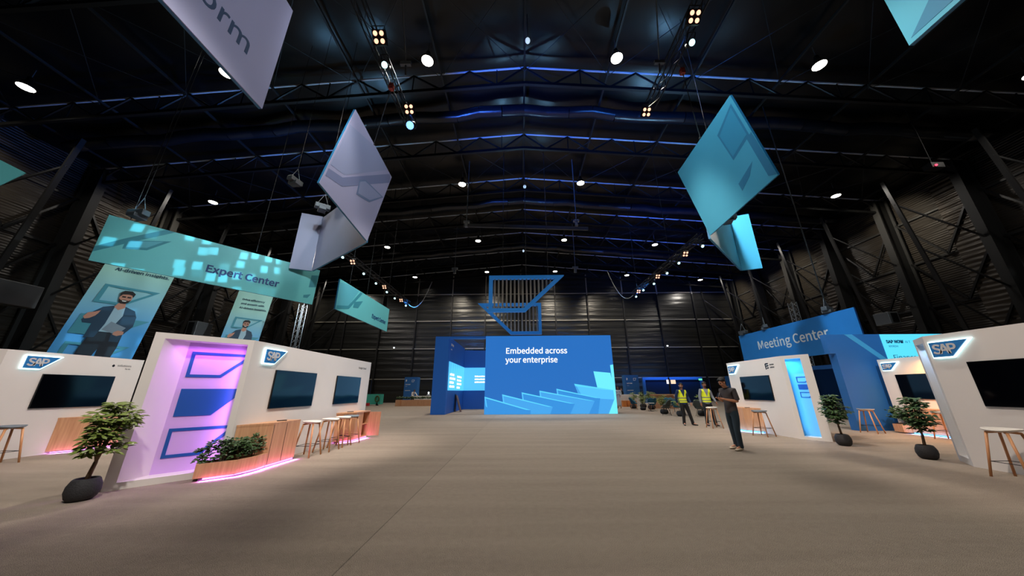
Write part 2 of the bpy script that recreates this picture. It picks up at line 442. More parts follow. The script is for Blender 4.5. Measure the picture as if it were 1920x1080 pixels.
# ------------------------------------------------------------------ high bay lamps
def make_highbay():
    t = empty('high_bay_lamp', (0, 0, 0), cat='lamp', label='x', group='high bay lamps under the roof')
    m = MB(); m.smooth = True
    m.lathe([(.05, .55), (.09, .5), (.1, .32), (.16, .26), (.27, .04), (.28, 0), (.25, .0), (.23, .03)], n=20); m.build('housing', BLACKM, t)
    MB().lathe([(.005, .0), (.235, .0), (.235, .02), (.005, .03)], n=20).build('diffuser', E_LAMP, t)
    MB().tube((0, 0, .5), (0, 0, 1.06), .012, n=5).build('suspension_rod', STEEL, t)
    return t
hb = make_highbay(); first = True
ROWN = ['the row nearest the camera', 'the second row', 'the third row', 'the row by the back wall']
CN = {0: 'far left', 1: 'left', 2: 'inner left', 3: 'inner right', 4: 'right', 5: 'far right'}
for r, ys in enumerate(([11.9, 11.75, 11.7, 11.7, 11.75, 11.7], [22.3, 22.2, 22.15, 22.1, 22.2, 22.35], [32.8, 32.7, 32.55, 32.5, 32.7, 32.8], [43.2, 43.1, 42.6, 42.45, 43.1, 43.3])):
    for c, x in enumerate((-25.4, -15.2, -4.75, 5.2, 15.55, 26.0)):
        z = (16.5, 17.3, 18.0, 18.0, 17.3, 16.5)[c]
        o = place(hb, first, (x, ys[r], z), 0, 'lit high bay lamp of %s, %s one' % (ROWN[r], CN[c]), scale=1.25); first = False
        if c in (0, 5): lamp('SPOT', 'high_bay_light', (x, ys[r], z-.1), 2600, (1, .88, .68), .2, ((-31 if x < 0 else 31.8), ys[r]+1.2, 13.6), 62, .9)  # added spot aimed at the side wall for the bright patch there
        lamp('SPOT', 'high_bay_light', (x, ys[r], z-.08), (3900 if c in (2, 3) else (650 if r == 0 else 1300) if c in (1, 4) else 700), (1, .93, .84), .25, (x, ys[r], 0), (96 if c in (2, 3) else 115 if c in (1, 4) else 168), (.9 if c in (1, 2, 3, 4) else .25))
# ones behind the camera that light the near floor
for x in (-4.75, 5.2):
    o = place(hb, False, (x, 1.2, 17.9 if abs(x) < 10 else 17.2), 0, 'lit high bay lamp of the row over the camera, %s of the ridge' % ('left' if x < 0 else 'right')); 
    lamp('SPOT', 'high_bay_light', (x, 1.2, 17.2), 900, (1, .93, .82), .25, (x*.6, 1.6, 0), 80, .9)
# small hanging beacons on the ridge
def make_beacon():
    t = empty('hanging_beacon', (0, 0, 0), 'x', 'beacon', 'small white beacons hanging from the roof ridge')
    MB().tube((0, 0, .1), (0, 0, 1.9), .02, n=6).build('cord', STEEL, t)
    m = MB(); m.smooth = True; m.ball((0, 0, 0), .12, 12, 8, sz=1.3); m.build('globe', mat('beacon_white', srgb(200, 225, 245), .3, emit=(.6, .8, 1, 1), es=.8), t)
    return t
be = make_beacon()
for k, (y, z) in enumerate(((10.8, 17.75), (22.1, 17.65), (34.5, 17.6))):
    place(be, k == 0, (RX+.1, y, z), 0, ['white beacon on a cord at the roof ridge, nearest the camera', 'white beacon on a cord at the ridge between the two bright inner lamps', 'white beacon on a cord at the ridge, farthest back'][k])

# ------------------------------------------------------------------ lighting trusses with stage lights
def box_truss(a, b, s, name, label, cat, group=None, m=DARK, step=.5):
    a = Vector(a); b = Vector(b); d = (b-a); L = d.length; d.normalize()
    u = d.cross(Vector((0, 0, 1)));
    u = u.normalized() if u.length > .01 else Vector((1, 0, 0))
    v = u.cross(d).normalized()
    t = empty(name, tuple(a), label, cat, group)
    c = [u*(s/2*i)+v*(s/2*j) for i, j in ((-1, -1), (1, -1), (1, 1), (-1, 1))]
    m1 = MB()
    for q in c: m1.tube(a+q, b+q, .026, n=6)
    m1.build('chord', m, t)
    m2 = MB(); n = max(2, int(L/step))
    for k in range(n):
        p0 = a+d*(L*k/n); p1 = a+d*(L*(k+1)/n)
        for i in range(4):
            q0, q1 = (c[i], c[(i+1) % 4]) if k % 2 else (c[(i+1) % 4], c[i])
            m2.tube(p0+q0, p1+q1, .012, n=5)
    m2.build('lattice', m, t)
    return t
def make_blinder():
    t = empty('four_lamp_blinder', (0, 0, 0), 'x', 'stage light', 'warm four lamp stage lights')
    MB().box(-.2, .2, -.08, .08, -.2, .2).build('housing', BLACKM, t)
    MB().tube((-.2, 0, 0), (-.2, 0, .3), .015).tube((.2, 0, 0), (.2, 0, .3), .015).tube((-.2, 0, .3), (.2, 0, .3), .015).build('yoke', BLACKM, t)
    for i, j in ((-1, -1), (1, -1), (1, 1), (-1, 1)):
        m = MB(); m.smooth = True; m.ball((i*.1, -.085, j*.1), .07, 12, 6, sy=.5); m.build('lamp', E_WARM, t)
    return t
def make_spot(name, em, group):
    t = empty(name, (0, 0, 0), 'x', 'stage light', group)
    m = MB(); m.smooth = True; m.tube((0, .22, 0), (0, -.1, 0), .09, .115, n=16); m.build('housing', BLACKM, t)
    m = MB(); m.smooth = True; m.ball((0, -.1, 0), .1, 14, 6, sy=.35); m.build('lens', em, t)
    MB().tube((-.12, .05, 0), (-.12, .05, .3), .015).tube((.12, .05, 0), (.12, .05, .3), .015).tube((-.12, .05, .3), (.12, .05, .3), .015).build('yoke', BLACKM, t)
    return t
bl = make_blinder(); sc = make_spot('cool_spotlight', E_COOL, 'cool white spotlights on the trusses'); sb = make_spot('blue_spotlight', E_BLUE, None)
used = {'b': True, 'c': True}
def blinder(loc, label, rz=0, tilt=.9, s=1.0):
    o = place(bl, used['b'], loc, rz, label, scale=s); used['b'] = False; o.rotation_euler = (tilt, 0, rz)
def cool(loc, label, rz=0, tilt=.9, s=1.0):
    o = place(sc, used['c'], loc, rz, label, scale=s); used['c'] = False; o.rotation_euler = (tilt, 0, rz)
box_truss((-4.55, 3.5, 12.1), (-4.55, 10.2, 12.1), .3, 'lighting_truss', 'black lighting truss over the hanging lilac panels, left of the ridge', 'truss', 'lighting trusses')
box_truss((5.75, 2.5, 12.9), (5.6, 10.2, 12.9), .34, 'lighting_truss', 'black lighting truss over the hanging blue panels, right of the ridge', 'truss', 'lighting trusses', BLACKM)
box_truss((-10.1, 15.2, 9.1), (-10.1, 27.3, 9.1), .28, 'lighting_truss', 'dark truss carrying a row of spotlights, left of the logo frame', 'truss', 'lighting trusses')
box_truss((9.5, 14.8, 9.1), (9.5, 25.0, 9.1), .28, 'lighting_truss', 'dark truss carrying a row of spotlights, right of the logo frame', 'truss', 'lighting trusses')
blinder((-4.15, 6.6, 11.6), 'warm four lamp stage light high above the lilac panels, nearest', 0, .75, .95)
cool((-4.3, 7.4, 11.55), 'cool white spotlight above the lilac panels', 0, .75, 1.0)
blinder((-4.1, 9.1, 11.6), 'warm four lamp stage light beside the blue spotlight', 0, .8, .9)
o = place(sb, True, (-4.25, 9.75, 11.5), 0, 'vivid blue spotlight beside the ridge on the left truss'); o.rotation_euler = (.8, 0, 0); o.scale = (1.5, 1.5, 1.5)
o['category'] = 'stage light'
blinder((5.4, 6.6, 12.3), 'warm four lamp stage light above the blue panels, nearest', 0, .75, .95)
cool((5.7, 7.35, 12.3), 'cool white spotlight above the blue panels', 0, .75, 1.0)
blinder((5.25, 10.0, 12.3), 'warm four lamp stage light above the blue panels, farther one', 0, .8, .9)
def make_hoist():
    t = empty('chain_hoist', (0, 0, 0), 'x', 'hoist', 'red chain hoists on the trusses')
    MB().box(-.07, .07, -.07, .07, -.12, .12).lathe([(.1, -.05), (.1, .05)], n=12).build('motor', mat('hoist_red', srgb(170, 60, 45), .5), t)
    MB().tube((0, 0, .1), (.1, 0, .35), .012, n=5).tube((0, 0, .1), (-.1, 0, .35), .012, n=5).build('sling', STEEL, t)
    return t
ho = make_hoist()
for k, (p, q, lb) in enumerate((((-4.3, 7.95, 11.3), (-4.9, 8.5, 9.42), 'red chain hoist over the tilted lilac panel'), ((5.9, 8.3, 12.3), (5.99, 8.3, 9.32), 'red chain hoist over the tilted blue panel'))):
    place(ho, k == 0, p, 0, lb)
    o = MB().tube(p, q, .014, n=6).ball(q, .04, 8, 6).build('hoist_chain', CABLE); tag(o, ['chain from the red hoist down to the tilted lilac panel', 'chain from the red hoist down to the tilted blue panel'][k], 'chain', 'hoist chains')
# hanging poles with clamps
for k, (a, b, lb) in enumerate((((-3.95, 5.6, 17.5), (-3.75, 7.6, 11.9), 'pale suspension pole left of the ridge near the camera'), ((4.3, 5.4, 17.5), (5.2, 8.4, 12.9), 'pale suspension pole right of the ridge near the camera'))):
    t = empty('suspension_pole', b, lb, 'pole', 'suspension poles of the near trusses')
    MB().tube(a, b, .022, n=6).build('pole', STEEL, t); MB().bar((b[0]-.18, b[1], b[2]), (b[0]+.18, b[1], b[2]), .1, .14).tube(b, (b[0], b[1]+.1, b[2]-.4), .03).build('clamp', GREYM, t)
# far rows of stage lights
k = 0
for (x, y, ty) in ((-10.0, 16.2, 'c'), (-9.8, 16.9, 'b'), (-10.05, 18.8, 'c'), (-10.1, 20.7, 'c'), (-9.85, 21.5, 'b'), (-10.15, 22.7, 'c'), (-10.2, 24.4, 'c'), (-9.9, 25.0, 'b'), (-10.1, 26.7, 'c')):
    k += 1; (cool if ty == 'c' else blinder)((x, y, 8.75), '%s, number %d from the camera on the left spotlight truss' % ('cool spotlight' if ty == 'c' else 'warm four lamp light', k), 0, .7, .8)
k = 0
for (x, y, ty) in ((9.75, 15.2, 'c'), (9.35, 16.2, 'b'), (9.6, 17.5, 'c'), (9.65, 19.2, 'c'), (9.3, 19.8, 'b'), (9.65, 21.3, 'c'), (9.45, 22.8, 'c'), (9.2, 23.1, 'b'), (9.5, 24.5, 'c')):
    k += 1; (cool if ty == 'c' else blinder)((x, y, 8.75), '%s, number %d from the camera on the right spotlight truss' % ('cool spotlight' if ty == 'c' else 'warm four lamp light', k), 0, .7, .8)
def cable(a, b, label, r=.011, group='thin suspension cables'):
    o = MB().tube(a, b, r, n=5).build('suspension_cable', CABLE); tag(o, label, 'cable', group)
for x, y in ((-10.1, 16.5), (-10.1, 21.0), (-10.1, 26.0)): cable((x, y, roofz(x)), (x, y, 9.2), 'cable holding the left spotlight truss under the roof')
for x, y in ((9.5, 18.2), (9.5, 24.0)): cable((x, y, roofz(x)), (x, y, 9.2), 'cable holding the right spotlight truss under the roof')
# looping power cables at the far ends of the spotlight trusses
for (x, y, z, s_, lb) in ((-10.1, 27.3, 9.0, 1, 'grey power cable looping from the left spotlight truss'), (9.5, 25.0, 9.0, -1, 'grey power cable looping from the right spotlight truss')):
    pts = [(x+s_*(1.6*t), y+1.2*t, z-.5*math.sin(math.pi*t)+2.6*t*t) for t in [i/12 for i in range(13)]]
    o = MB().path(pts, .03).build('power_cable', mat('cable_grey', srgb(150, 150, 148), .5)); tag(o, lb, 'cable')
# light bar across the middle
t = empty('cross_bar', (0, 21, 13.1), 'grey beam hung across the hall above the blue logo frame', 'beam')
MB().bar((-4.2, 21, 13.45), (5.2, 21, 13.05), .12, .26).build('beam', GREYM, t)
for x in (-4.0, 4.35): MB().tube((x, 21, roofz(x)), (x, 21, 13.7), .035, n=6).build('hanger', STEEL, t); MB().box(x-.22, x+.22, 20.9, 21.1, 13.65, 13.8).box(x-.1, x+.1, 20.9, 21.1, 13.3, 13.7).build('clamp', STEEL, t)
for k, x in enumerate((-7.2, 6.2)):
    t = empty('rigging_clamp', (x*.93, 30, 13.6), ['small white rigging clamp on a pole, left of the logo frame', 'small white rigging clamp on a pole, right of the logo frame'][k], 'clamp', 'rigging clamps far back')
    MB().tube((x*.93, 30, roofz(x)), (x*.93, 30, 13.6), .03, n=6).build('pole', STEEL, t); MB().box(x*.93-.3, x*.93+.3, 29.9, 30.1, 13.45, 13.65).box(x*.93-.12, x*.93+.12, 29.9, 30.1, 13.0, 13.45).build('clamp', STEEL, t)

# ------------------------------------------------------------------ logo frame over the LED cube
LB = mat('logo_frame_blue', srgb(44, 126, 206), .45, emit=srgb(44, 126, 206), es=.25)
t = empty('hanging_logo_frame', (0, 20, 8.9), 'open blue trapezoid logo frames with mirror strips hung over the screen cube', 'hanging sign')
def inset_trap(x0, x1, x2, zt, zb, w, flip=False):
    # outer: (x0,zt) (x1,zt) (x2,zb) (x0,zb)
    s_ = -1 if flip else 1
    sl = abs(x1-x2)/(zt-zb); k = w*math.sqrt(1+sl*sl)
    outer = [(x0, zt), (x1, zt), (x2, zb), (x0, zb)]
    inner = [(x0+s_*w, zt-w), (x1-s_*(k+w*sl), zt-w), (x2-s_*(k-w*sl), zb+w), (x0+s_*w, zb+w)]
    return outer, inner
f1 = Fr((0, 20, 0), (1, 0, 0))
o_, i_ = inset_trap(-2.06, 3.03, .35, 8.93, 6.39, .24); MB().ring(f1, o_, i_, -.12, .12).build('front_frame', LB, t)
f2 = Fr((0, 23, 0), (1, 0, 0))
o_, i_ = inset_trap(1.62, -3.18, -.68, 7.82, 5.42, .22, True); MB().ring(f2, o_, i_, -.12, .12).build('rear_frame', LB, t)
SLAT = mat('mirror_strip', srgb(190, 186, 178), .3, .45, bump=.5, bscale=4)
x = -1.68
while x < 2.6:
    zb = 6.6 if x < .3 else 6.6+(x-.3)*(2.1/2.3)
    if zb < 8.6: MB().tube((x, 20, 8.72), (x, 20, zb), .06, n=6).build('mirror_strip', SLAT, t)
    x += .27
x = 1.3
while x > -2.8:
    zb = 5.6 if x > -.6 else 5.6+(-.6-x)*(2.0/2.1)
    if zb < 7.55: MB().tube((x, 23, 7.62), (x, 23, zb), .06, n=6).build('mirror_strip', SLAT, t)
    x -= .28
for x in (-1.15, .45, 1.95): cable((x, 20, roofz(x)-.3), (x, 20, 8.95), 'cable from the roof down to the blue logo frame', .022, 'cables of the logo frame')

# ------------------------------------------------------------------ LED cube
def led(name, c, s): return mat(name, (c[0]*.1, c[1]*.1, c[2]*.1, 1), .35, emit=c, es=s)
L0 = led('led_blue', srgb(44, 116, 200), .85)
L1 = led('led_sky', srgb(72, 168, 240), .9); L2 = led('led_light', srgb(84, 190, 250), 1.0); L3 = led('led_mid', srgb(58, 152, 232), .85)
L4 = led('led_cyan', srgb(110, 232, 252), 1.0); L5 = led('led_pale', srgb(90, 210, 250), 1.0)
LW = emis('led_white', (1, 1, 1, 1), 1.1)
BOX = mat('cube_blue_cladding', srgb(32, 92, 176), .5, emit=srgb(32, 92, 176), es=.22)  # cladding and inner panels get a faint glow in place of light on them
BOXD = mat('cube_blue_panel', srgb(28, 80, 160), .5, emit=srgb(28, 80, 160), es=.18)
YC = 21.6
t = empty('led_cube', (0, YC, 0), 'large blue screen cube reading Embedded across your enterprise', 'video wall')
H5 = 5.08
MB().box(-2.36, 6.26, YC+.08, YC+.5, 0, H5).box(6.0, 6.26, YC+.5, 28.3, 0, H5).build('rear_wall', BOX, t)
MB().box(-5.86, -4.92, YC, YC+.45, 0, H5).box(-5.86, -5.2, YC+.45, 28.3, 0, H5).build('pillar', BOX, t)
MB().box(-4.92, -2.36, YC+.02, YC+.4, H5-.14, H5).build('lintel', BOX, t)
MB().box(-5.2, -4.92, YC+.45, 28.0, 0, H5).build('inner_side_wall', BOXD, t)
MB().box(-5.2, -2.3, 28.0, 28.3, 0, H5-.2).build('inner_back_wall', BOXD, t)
fr = Fr((0, YC, 0), (1, 0, 0))
scr = MB().box(-2.36, 6.26, YC-.02, YC+.08, 0, H5).build('screen', L0, t)
def lay(nm, pts, m, d): 
    MB().slab(fr, pts, .022, .022+d).build(nm, m, scr)
# stairs of light along the foot of the screen
fins = [((-2.36, 1.09), (.65, .25), (.65, .0), (-2.36, 0)), ((-1.21, 1.23), (2.09, .43), (1.9, .0), (-.95, 0)), ((.07, 1.35), (3.53, .62), (3.2, .0), (.45, 0)),
        ((1.24, 1.45), (4.83, .78), (4.4, 0), (1.6, 0)), ((2.37, 1.56), (5.2, .95), (5.0, 0), (2.9, 0))]
for k, q in enumerate(fins):
    d = .026-.004*k
    lay('graphic_fin', q, (L3, L1, L3, L1, L3)[k], d)
    a, b = q[0], q[1]
    lay('graphic_edge', [a, b, (b[0]-.3, b[1]+.02), (a[0]+.05, a[1]-.09)], L5, d+.002)
    lay('graphic_edge', [a, (a[0]+.09, a[1]-.1), (a[0]+.2, .42), (a[0]+.1, .5)], L2, d+.002)
lay('graphic_fin', [(3.56, 1.87), (6.2, 1.45), (6.2, .8), (5.75, 0), (4.2, 0)], L1, .004)
lay('graphic_edge', [(3.56, 1.87), (6.2, 1.45), (6.2, 1.4), (3.62, 1.72)], L5, .006)
lay('graphic_fin', [(3.7, 1.75), (6.24, 1.38), (6.24, .86), (4.1, .98)], L2, .005)
lay('graphic_fin', [(4.9, 2.66), (6.02, 2.55), (6.24, 1.3), (5.1, 1.45)], L4, .0035)
lay('graphic_fin', [(6.05, 3.06), (6.26, 3.1), (6.26, 0), (5.68, 0), (6.13, .9)], L4, .007)
text('lettering', 'Embedded across', fr, -1.0, 3.87, .6, LW, scr, width=4.18, bold=.010, d=.03)
text('lettering', 'your enterprise', fr, -1.0, 3.27, .6, LW, scr, width=3.55, bold=.010, d=.03)
fi = Fr((-4.92, 22.0, 0), (0, 1, 0))     # inner left wall, facing +x
s2 = MB().slab(fi, [(0, 1.5), (6.0, 1.5), (6.0, 3.42), (0, 3.42)], .0, .04).build('inner_screen', L2, t)
for k in range(7): MB().slab(fi, [(.5+k*.75, 1.5), (.62+k*.75, 1.5), (.62+k*.75+.5, 3.42), (.5+k*.75+.42, 3.42)], .04, .044).build('graphic_ray', L5, s2)
def small_print(fr_, x, y, ws, h, gap, m, parent, d=.045):
    """lines of print too small to read in the photograph"""
    mb = MB(); rnd = random.Random(int(x*100))
    for k, w_ in enumerate(ws):
        a = x
        while a < x+w_-.01:
            b = min(x+w_, a+h*rnd.uniform(.5, 1.1)); yy = y-k*gap
            mb.slab(fr_, [(a, yy), (b, yy), (b, yy+h*rnd.uniform(.75, 1.05)), (a, yy+h*rnd.uniform(.75, 1.0))], d, d+.004); a = b+h*.12
    mb.build('small_print', m, parent)
small_print(fi, .3, 2.5, (1.5, 1.9, 1.4, 1.7), .17, .27, LW, s2)
small_print(fi, 2.9, 2.45, (1.9, 1.8, 1.9, 1.3), .17, .27, LW, s2)
fb = Fr((-4.9, 28.0, 0), (1, 0, 0))
s3 = MB().slab(fb, [(0, 1.5), (2.6, 1.5), (2.6, 3.4), (0, 3.4)], .0, .04).build('inner_screen', L2, t)
small_print(fb, .95, 2.6, (1.4, 1.6, 1.6), .14, .24, LW, s3)
text('lettering', 'SAP NOW', fi, .35, 4.55, .34, WHITE2, t, d=.01, bold=.008); text('lettering', 'RIYADH', fi, .35, 4.25, .18, WHITE2, t, d=.01)
af = empty('leaning_board', (-4.5, 24.7, 0), 'narrow wooden framed board leaning inside the open blue cube', 'board')
MB().bar((-4.42, 24.6, 0), (-4.8, 24.7, 1.15), .06, .5, (0, 1, 0)).build('board', mat('board_brown', srgb(110, 84, 72), .6), af)
MB().bar((-4.85, 24.55, 0), (-4.86, 24.75, 1.2), .04, .5, (0, 1, 0)).build('stand', BLACKM, af)
lamp('AREA', 'screen_glow', (1.9, YC-.25, 1.8), 160, (.25, .62, 1), 8.0, (1.9, YC-5, 0), sizey=3.0)

# ------------------------------------------------------------------ hanging panels and banners
LIL = mat('lilac_lit_print', srgb(176, 178, 206), .42, noise=.04, nscale=1.2)  # pale panels: lilac cast of the stage light put into the print colours
LILD = mat('lilac_lit_print_dark', srgb(132, 142, 176), .42)
LILM = mat('lilac_lit_print_mid', srgb(158, 168, 198), .42)
CYP = mat('cyan_lit_print', srgb(84, 178, 208), .42, noise=.04, nscale=1.2)  # cyan of the coloured lights put into these print colours
CYD = mat('cyan_lit_print_dark', srgb(58, 134, 172), .42)
CYM = mat('cyan_lit_print_mid', srgb(66, 156, 192), .42)
EDGE = mat('panel_edge_blue', srgb(40, 116, 160), .4)
MINT = mat('mint_print', srgb(110, 196, 196), .45, noise=.05, nscale=.8)
MIND = mat('mint_print_dark', srgb(62, 140, 152), .45)
MINM = mat('mint_print_mid', srgb(92, 172, 184), .45)
NAVY = mat('navy_print', srgb(22, 58, 110), .5)
SLATE = mat('slate_print', srgb(62, 84, 112), .5)
class Q:
    """frame from three corners of a hung sheet: bottom-left, bottom-right, top-left"""
    def __init__(s, bl_, br, tl):
        s.o = Vector(bl_); e1 = Vector(br)-s.o; e2 = Vector(tl)-s.o
        s.w = e1.length; s.x = e1.normalized(); s.e2 = e2; s.h = e2.length; s.y = e2.normalized(); s.n = s.x.cross(s.y).normalized()
    def p(s, a, b, d=0): return tuple(s.o+s.x*a+s.y*b+s.n*d)
    def f(s, pts): return [(a*s.w, b*s.h) for a, b in pts]
def sheet(q, name, m, parent, th=.06):
    MB().slab(q, q.f([(0, 0), (1, 0), (1, 1), (0, 1)]), -.0, .012).build(name, m, parent)
    MB().slab(q, q.f([(0, 0), (1, 0), (1, 1), (0, 1)]), -th, -.002).build('edge_frame', EDGE, parent)
# A : Platform panel, upper left
t = empty('hanging_sign', (-4.91, 3.2, 6.6), 'lilac hanging panel lettered Platform at the top left', 'hanging panel', 'lilac and blue hanging panels')
qa = Q((-4.91, 1.83, 6.6), (-4.91, 4.58, 6.6), (-4.91, 1.83, 9.36)); sheet(qa, 'print', LIL, t)
text('lettering', 'Platform', qa, 4.06-1.83, 7.25-6.6, .58, SLATE, t, align='RIGHT', bold=.006, width=1.98, d=.013)
# F : upper right
t = empty('hanging_sign', (5.98, 3.0, 6.4), 'blue hanging panel cut off at the top right', 'hanging panel', 'lilac and blue hanging panels')
qf = Q((5.98, 3.44, 6.4), (5.98, .7, 6.4), (5.98, 3.44, 9.15)); sheet(qf, 'print', CYP, t)
MB().slab(qf, qf.f([(.02, .03), (.24, .03), (.9, .62), (.9, .88)]), .012, .016).build('print_band', CYD, t)
# B : tilted lilac
t = empty('hanging_sign', (-5.1, 8.4, 8), 'tilted lilac hanging panel with a grey folded band, left of the ridge', 'hanging panel', 'lilac and blue hanging panels')
qb = Q((-5.37, 7.05, 6.79), (-5.27, 9.7, 6.4), (-4.94, 7.29, 9.6)); sheet(qb, 'print', LIL, t)
MB().slab(qb, qb.f([(.02, .201), (.23, .279), (.93, .99), (.97, .98), (.995, .90), (.274, .20), (.022, .115)]), .012, .015).build('print_band', LILD, t)
MB().slab(qb, qb.f([(.02, .25), (.24, .32), (.86, .99), (.5, .999), (.02, .80)]), .012, .014).build('print_facet', LILM, t)
o_ = qb.f([(.467, .468), (.56, .55), (.985, .65), (.767, .394), (.51, .30)])
MB().slab(qb, o_, .014, .018).build('print_shard', mat('lilac_lit_print_deep', srgb(120, 140, 172), .42), t)
MB().slab(qb, qb.f([(.49, .46), (.56, .53), (.94, .625), (.76, .42), (.53, .33)]), .018, .021).build('print_shard', LILM, t)
# lower folded pair, left
t = empty('folded_sign', (-8.9, 12.4, 6.4), 'lilac folded panel below and behind the tilted lilac panel', 'hanging panel', 'folded hanging panels')
q1 = Q((-8.92, 12.43, 6.4), (-5.32, 9.75, 6.38), (-8.92, 12.43, 9.0)); sheet(q1, 'print', LIL, t)
q2 = Q((-9.68, 12.1, 6.4), (-8.94, 12.43, 6.4), (-9.68, 12.1, 9.05)); sheet(q2, 'print', LIL, t)
# D : tilted blue
t = empty('hanging_sign', (6.4, 8.4, 8), 'tilted sky blue hanging panel with darker shards, right of the ridge', 'hanging panel', 'lilac and blue hanging panels')
qd = Q((6.8, 10.02, 6.66), (6.81, 6.93, 6.79), (5.98, 9.84, 9.21)); sheet(qd, 'print', CYP, t)
D_ = lambda pts: [( (1-a)*qd.w, b*qd.h) for a, b in pts]
MB().slab(qd, D_([(.03, .93), (.03, .52), (.285, .466), (.305, .83)]), .012, .015).build('print_shard', CYD, t)
MB().slab(qd, D_([(.05, .90), (.05, .55), (.27, .50), (.285, .80)]), .015, .018).build('print_shard', CYM, t)
MB().slab(qd, D_([(.13, .294), (.216, .201), (.361, .134), (.361, .226)]), .012, .016).build('print_shard', CYD, t)
MB().slab(qd, D_([(.07, .51), (.004, .53), (.0, .01), (.07, .055)]), .012, .016).build('print_band', CYD, t)
t = empty('folded_sign', (9.7, 12.8, 6.4), 'sky blue folded panel below and behind the tilted blue panel', 'hanging panel', 'folded hanging panels')
q1 = Q((6.8, 10.05, 6.55), (9.75, 12.83, 6.4), (6.8, 10.05, 9.1)); sheet(q1, 'print', CYP, t)
q2 = Q((9.77, 12.83, 6.4), (10.45, 12.55, 6.4), (9.77, 12.83, 9.05)); sheet(q2, 'print', CYP, t)
# Expert Center banner
t = empty('expert_center_banner', (-13.35, 8.79, 5.4), 'long mint banner reading Expert Center, nearest of the mint banners', 'banner', 'mint banners')
qe = Q((-13.35, 8.79, 5.37), (-9.02, 13.0, 5.06), (-13.27, 8.75, 6.94)); sheet(qe, 'print', MINT, t)
MB().slab(qe, qe.f([(0, .30), (.085, .60), (.21, 1.0), (.25, 1.0), (.095, .50), (0, .18)]), .012, .016).build('print_band', MIND, t)
MB().slab(qe, qe.f([(.088, .56), (.248, .77), (.172, .45), (.088, .37)]), .013, .018).build('print_shard', MIND, t)
MB().slab(qe, qe.f([(.098, .55), (.22, .72), (.168, .50), (.098, .42)]), .018, .021).build('print_shard', MINM, t)
MB().slab(qe, qe.f([(.955, .80), (.998, .84), (.998, .5), (.955, .45)]), .012, .016).build('print_shard', MIND, t)
MB().slab(qe, qe.f([(.935, .21), (.977, .27), (.962, .15), (.937, .14)]), .012, .016).build('print_shard', MIND, t)
text('lettering', 'Expert Center', qe, .418*qe.w, .275*qe.h, .4, NAVY, t, width=.365*qe.w, bold=.012, d=.016)
t = empty('expert_center_banner', (-8.85, 14.4, 5.3), 'smaller looking mint banner reading Expert Center farther down the hall', 'banner', 'mint banners')
q = Q((-8.85, 14.42, 5.23), (-8.85, 20.45, 5.24), (-8.85, 14.4, 6.75)); sheet(q, 'print', MINT, t)
g_ = lambda pts: [(a-14.42, b-5.23) for a, b in pts]
MB().slab(q, g_([(14.45, 6.6), (15.2, 6.72), (16.3, 6.7), (15.45, 5.62), (14.45, 5.40)]), .012, .014).build('print_shard', MINM, t)
MB().slab(q, g_([(16.45, 6.7), (16.7, 6.7), (15.55, 5.52), (14.45, 5.24), (14.45, 5.42), (15.45, 5.66)]), .014, .018).build('print_band', MIND, t)
MB().slab(q, g_([(16.0, 6.03), (16.85, 6.30), (16.45, 5.79), (15.93, 5.69)]), .012, .017).build('print_shard', MIND, t)
text('lettering', 'Expert Center', q, 18.11-14.42, .42, .3, NAVY, t, width=1.98, bold=.01, d=.016)
for a, b in (((-13.0, 9.1), 12), ((-10.6, 11.4), 12), ((-8.85, 15.3), 12), ((-8.85, 17.2), 12), ((-8.85, 20.0), 12)):
    cable((a[0], a[1], roofz(a[0])-.3), (a[0], a[1], 6.8), 'cable holding a mint banner under the roof', .01, 'cables of the mint banners')
# rigging blobs
def make_clampset():
    t = empty('rigging_motor', (0, 0, 0), 'x', 'rigging motor', 'dark rigging motors above the banners')
    MB().box(-.28, .28, -.12, .12, -.1, .1).box(-.14, .14, -.2, .2, -.2, -.05).build('motor', GREYM, t, .02)
    MB().tube((-.2, 0, .1), (0, 0, .6), .012, n=5).tube((.2, 0, .1), (0, 0, .6), .012, n=5).build('sling', STEEL, t)
    return t
cs = make_clampset()
for k, (p, lb) in enumerate((((-12.9, 9.15, 7.25), 'rigging motor on top of the near mint banner'), ((-8.3, 11.4, 8.9), 'rigging motor above the folded lilac panel'), ((-9.4, 11.0, 9.9), 'higher rigging motor left of the folded lilac panel'), ((-9.5, 13.3, 7.9), 'rigging motor above the right end of the near mint banner'), ((8.0, 10.6, 7.7), 'rigging motor in the notch between the blue panels'), ((15.4, 15.3, 5.25), 'rigging motor over the near end of the Meeting Center banner'), ((15.4, 19.5, 5.2), 'rigging motor over the middle of the Meeting Center banner'), ((15.4, 21.5, 5.2), 'rigging motor over the far end of the Meeting Center banner'))):
    place(cs, k == 0, p, .7*k, lb)
    cable((p[0], p[1], roofz(p[0])-.3), (p[0], p[1], p[2]+.6), 'cable of the ' + lb, .01, None)
# Meeting Center
MCB = mat('meeting_banner_blue', srgb(44, 128, 200), .45, noise=.12, nscale=1.1, bump=.5, bscale=1.5)
LETW = mat('letter_white', srgb(236, 238, 236), .45)
t = empty('meeting_center_banner', (15.4, 22, 3.1), 'blue hanging banner reading Meeting Center', 'banner')
q = Q((15.4, 22.0, 3.1), (15.4, 14.06, 3.1), (15.4, 22.0, 5.02))
MB().slab(q, q.f([(0, 0), (1, 0), (1, 1), (0, 1)]), 0, .012).build('print', MCB, t); MB().slab(q, q.f([(0, 0), (1, 0), (1, 1), (0, 1)]), -.06, -.002).build('edge_frame', mat('navy_edge', srgb(24, 60, 110), .5), t)
text('lettering', 'Meeting Center', q, 22.0-20.45, .78, .5, LETW, t, width=4.85, bold=.010, d=.016)
cable((15.4, 15.3, roofz(15.4)), (15.4, 15.3, 5.3), 'long pale pole down to the Meeting Center banner', .03, None)

